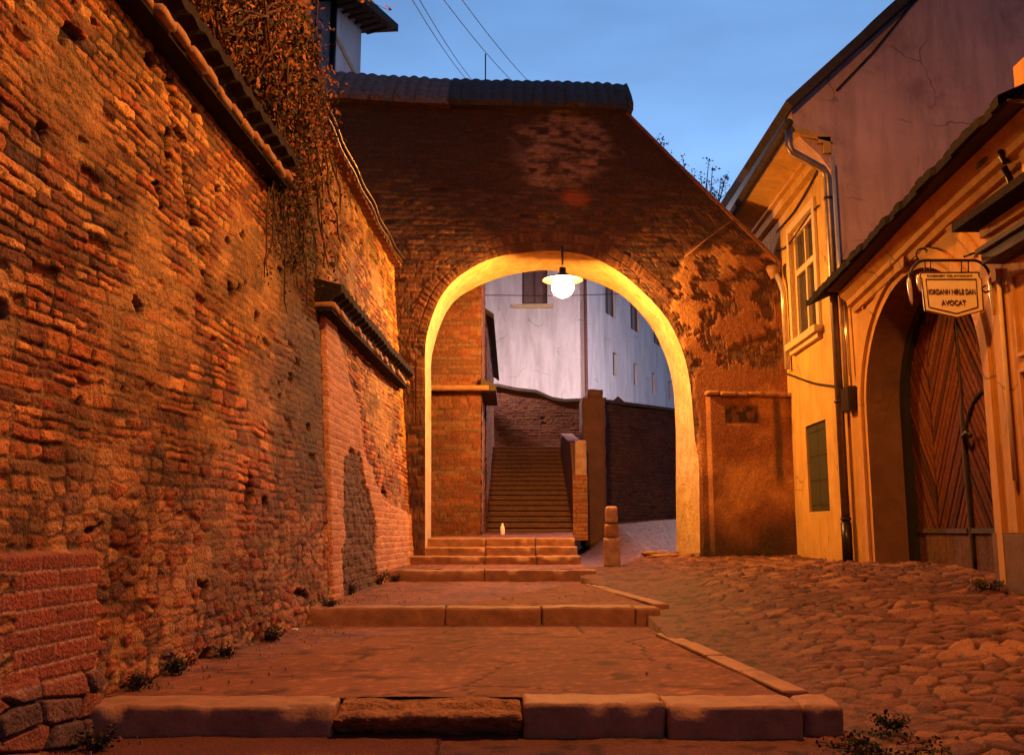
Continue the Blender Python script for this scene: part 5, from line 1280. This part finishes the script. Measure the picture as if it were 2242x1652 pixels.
# sprays sticking out against the sky
for (px, py, n) in ((835, 30, 1), (795, 5, 2), (700, 305, 6), (735, 190, 2), (680, 240, 4), (650, 170, 3)):
    e_ = atY(px, py, 7.9 + rnd.uniform(-.3, .3)); 
    for _ in range(n):
        s_ = Vector((wx_at(7.6, e_.z) - .1, 7.6 + rnd.uniform(-.4, .4), e_.z + rnd.uniform(-.1, .25))); ee_ = e_ + Vector((rnd.gauss(0, .07), rnd.gauss(0, .2), rnd.gauss(0, .07)))
        mid = s_.lerp(ee_, .5) + Vector((0, 0, rnd.uniform(.02, .12))); sm_.tube(resample([s_, mid, ee_], 8), [.006, .006, .005, .005, .004, .004, .003, .002], 4)
        for t_ in (.5, .7, .85, 1): leafcloud(lr, s_.lerp(ee_, t_) + Vector((0, 0, .04)), (.03, .03, .03), 5, .035, rnd, .3)
sm_.build('stems', M['stem'], cr_t); lr.build('russet_leaves', M['leafr'], cr_t); ld.build('dark_leaves', M['leafd'], cr_t)

# weeds
def weed(c, r, h, n, label, grp='weeds along the foot of the walls'):
    r *= .8; h *= .75; n = int(n * .9)
    t = empty('weed', c, label, 'weed', grp); a = MB(); b = MB()
    for i in range(n):
        an = rnd.uniform(0, 6.28); d_ = Vector((math.cos(an), math.sin(an), 0)); q = Vector(c) + d_ * r * .3 * rnd.random(); r = r * 1.0; e_ = q + d_ * r * .7 * rnd.uniform(.3, 1) + Vector((0, 0, .75 * h * rnd.uniform(.4, 1)))
        mid = q.lerp(e_, .5) + Vector((0, 0, h * .2)); a.tube([q, mid, e_], [.004, .003, .0015], 4)
        for t_ in (.4, .7, 1): leafcloud(b, q.lerp(e_, t_), (.012, .012, .012), 3, .022, rnd)
    a.build('stems', M['stem'], t); b.build('leaves', M['leafd'], t)
def wf(y, off=.06): return float(wallx(y)) + off
weed((wf(5.05, .10), 5.05, -.79), .13, .12, 26, 'low weed tuft at the wall foot just behind the front step')
weed((wf(5.6), 5.6, -.79), .15, .17, 34, 'bushier weed at the wall foot, second behind the front step')
weed((wf(6.3), 6.3, -.79), .10, .12, 20, 'small weed at the wall foot halfway between front and second steps')
weed((wf(7.2), 7.2, -.79), .15, .15, 30, 'weed at the wall foot a little before the second step')
weed((wf(8.55, .12), 8.58, -.66), .14, .12, 26, 'weed in the corner at the left end of the second step')
weed((wf(10.0, -.0), 10.0, -.65), .13, .22, 26, 'weed before the dark rounded recess of the farther left wall')
weed((wf(11.6, .0), 11.6, -.64), .2, .3, 40, 'largest weed, in the far corner of the rounded recess by the third step')
weed((wf(12.25, .1), 12.2, -.62), .16, .14, 26, 'weed at the left end of the third step')
weed((wf(4.35, .22), 4.42, -.95), .12, .14, 30, 'weed in the gap between wall footing and the left end of the front step')
q = atZ(1790, 1600, -.93); weed((1.66, 4.42, -.985), .42, .11, 170, 'dark weed clump below the right end of the front step')
weed((1.75, 4.62, -.90), .13, .10, 30, 'small weed beside the loose stone right of the front step')
weed((2.9, 14.55, -.42), .22, .16, 34, 'weed at the foot of the gateway between arch and ochre house')
weed((3.75, 14.6, -.40), .3, .2, 44, 'broad weed in the corner where gateway and ochre house meet')
weed((4.0, 8.25, -.50), .2, .16, 40, 'grassy tuft at the near foot of the carriage gate')
q = atZ(220, 1, 1) if False else None
weed((-1.45, 16.5, -.12), .2, .28, 40, 'dark weed before the lit brick block under the arch')
# litter on the paving
for (px, py, z, s, lab) in ((710, 1354, -.775, .03, 'torn white scrap at the left foot of the second step'), (645, 1378, -.775, .022, 'tiny crumpled white scrap near the wall before the second step'), (600, 1384, -.775, .03, 'flat pale scrap of paper beside the wall weeds')):
    q = atZ(px, py, z + .008); m_ = MB(); roundbox(m_, q.x - s, q.x + s, q.y - s * 1.5, q.y + s * 1.5, z, z + .018, .006, .015, .006, int(px))
    tag(weld(m_.build('paper_scrap', M['litter'])), lab, 'litter', 'scraps of litter on the path')

# fallen leaves and grit, thickest at the wall foot and in the lee of the steps
fl = MB(); gr_ = MB()
def surf(x, y):
    if y < 4.6: return float(road_z(np.array(x), np.array(y))) + .006
    if x < float(kerb_x(np.array(y))) and y < 14:
        return -.795 if y < 8.4 else (-.648 if y < 12.3 else -.482)
    return float(road_z(np.array(x), np.array(y))) + .012
for i in range(650):
    y = rnd.uniform(3.4, 13.6); m__ = rnd.random()
    if 4.6 < y < 4.95 or 8.35 < y < 8.75 or 12.25 < y < 12.65: continue
    x = (float(wallx(y)) + .08 + abs(rnd.gauss(0, .28))) if m__ < .85 else rnd.uniform(-1.9, 3.6)
    z = surf(x, y) + .006; a = rnd.uniform(0, 6.28); s_ = rnd.uniform(.005, .016)
    d1 = Vector((math.cos(a), math.sin(a), rnd.uniform(-.1, .3))) * s_; d2 = Vector((-math.sin(a), math.cos(a), rnd.uniform(-.1, .3))) * s_ * .6; c_ = Vector((x, y, z + .004))
    if rnd.random() < .5: fl.add([c_ - d1, c_ + d2, c_ + d1, c_ - d2], [(0, 1, 2, 3)])
    else:
        h_ = s_ * .5; gr_.hexa([c_ + Vector(q_) for q_ in ((-h_, -h_, -.01), (h_, -h_ * .8, -.01), (h_ * .9, h_, -.01), (-h_, h_ * .7, -.01), (-h_ * .6, -h_ * .6, h_), (h_ * .5, -h_ * .5, h_ * .9), (h_ * .6, h_ * .6, h_), (-h_ * .6, h_ * .5, h_ * .8))])
fl.build('fallen_leaves', M['leafr'], kind='stuff'); gr_.build('grit', M['stone'], kind='stuff')
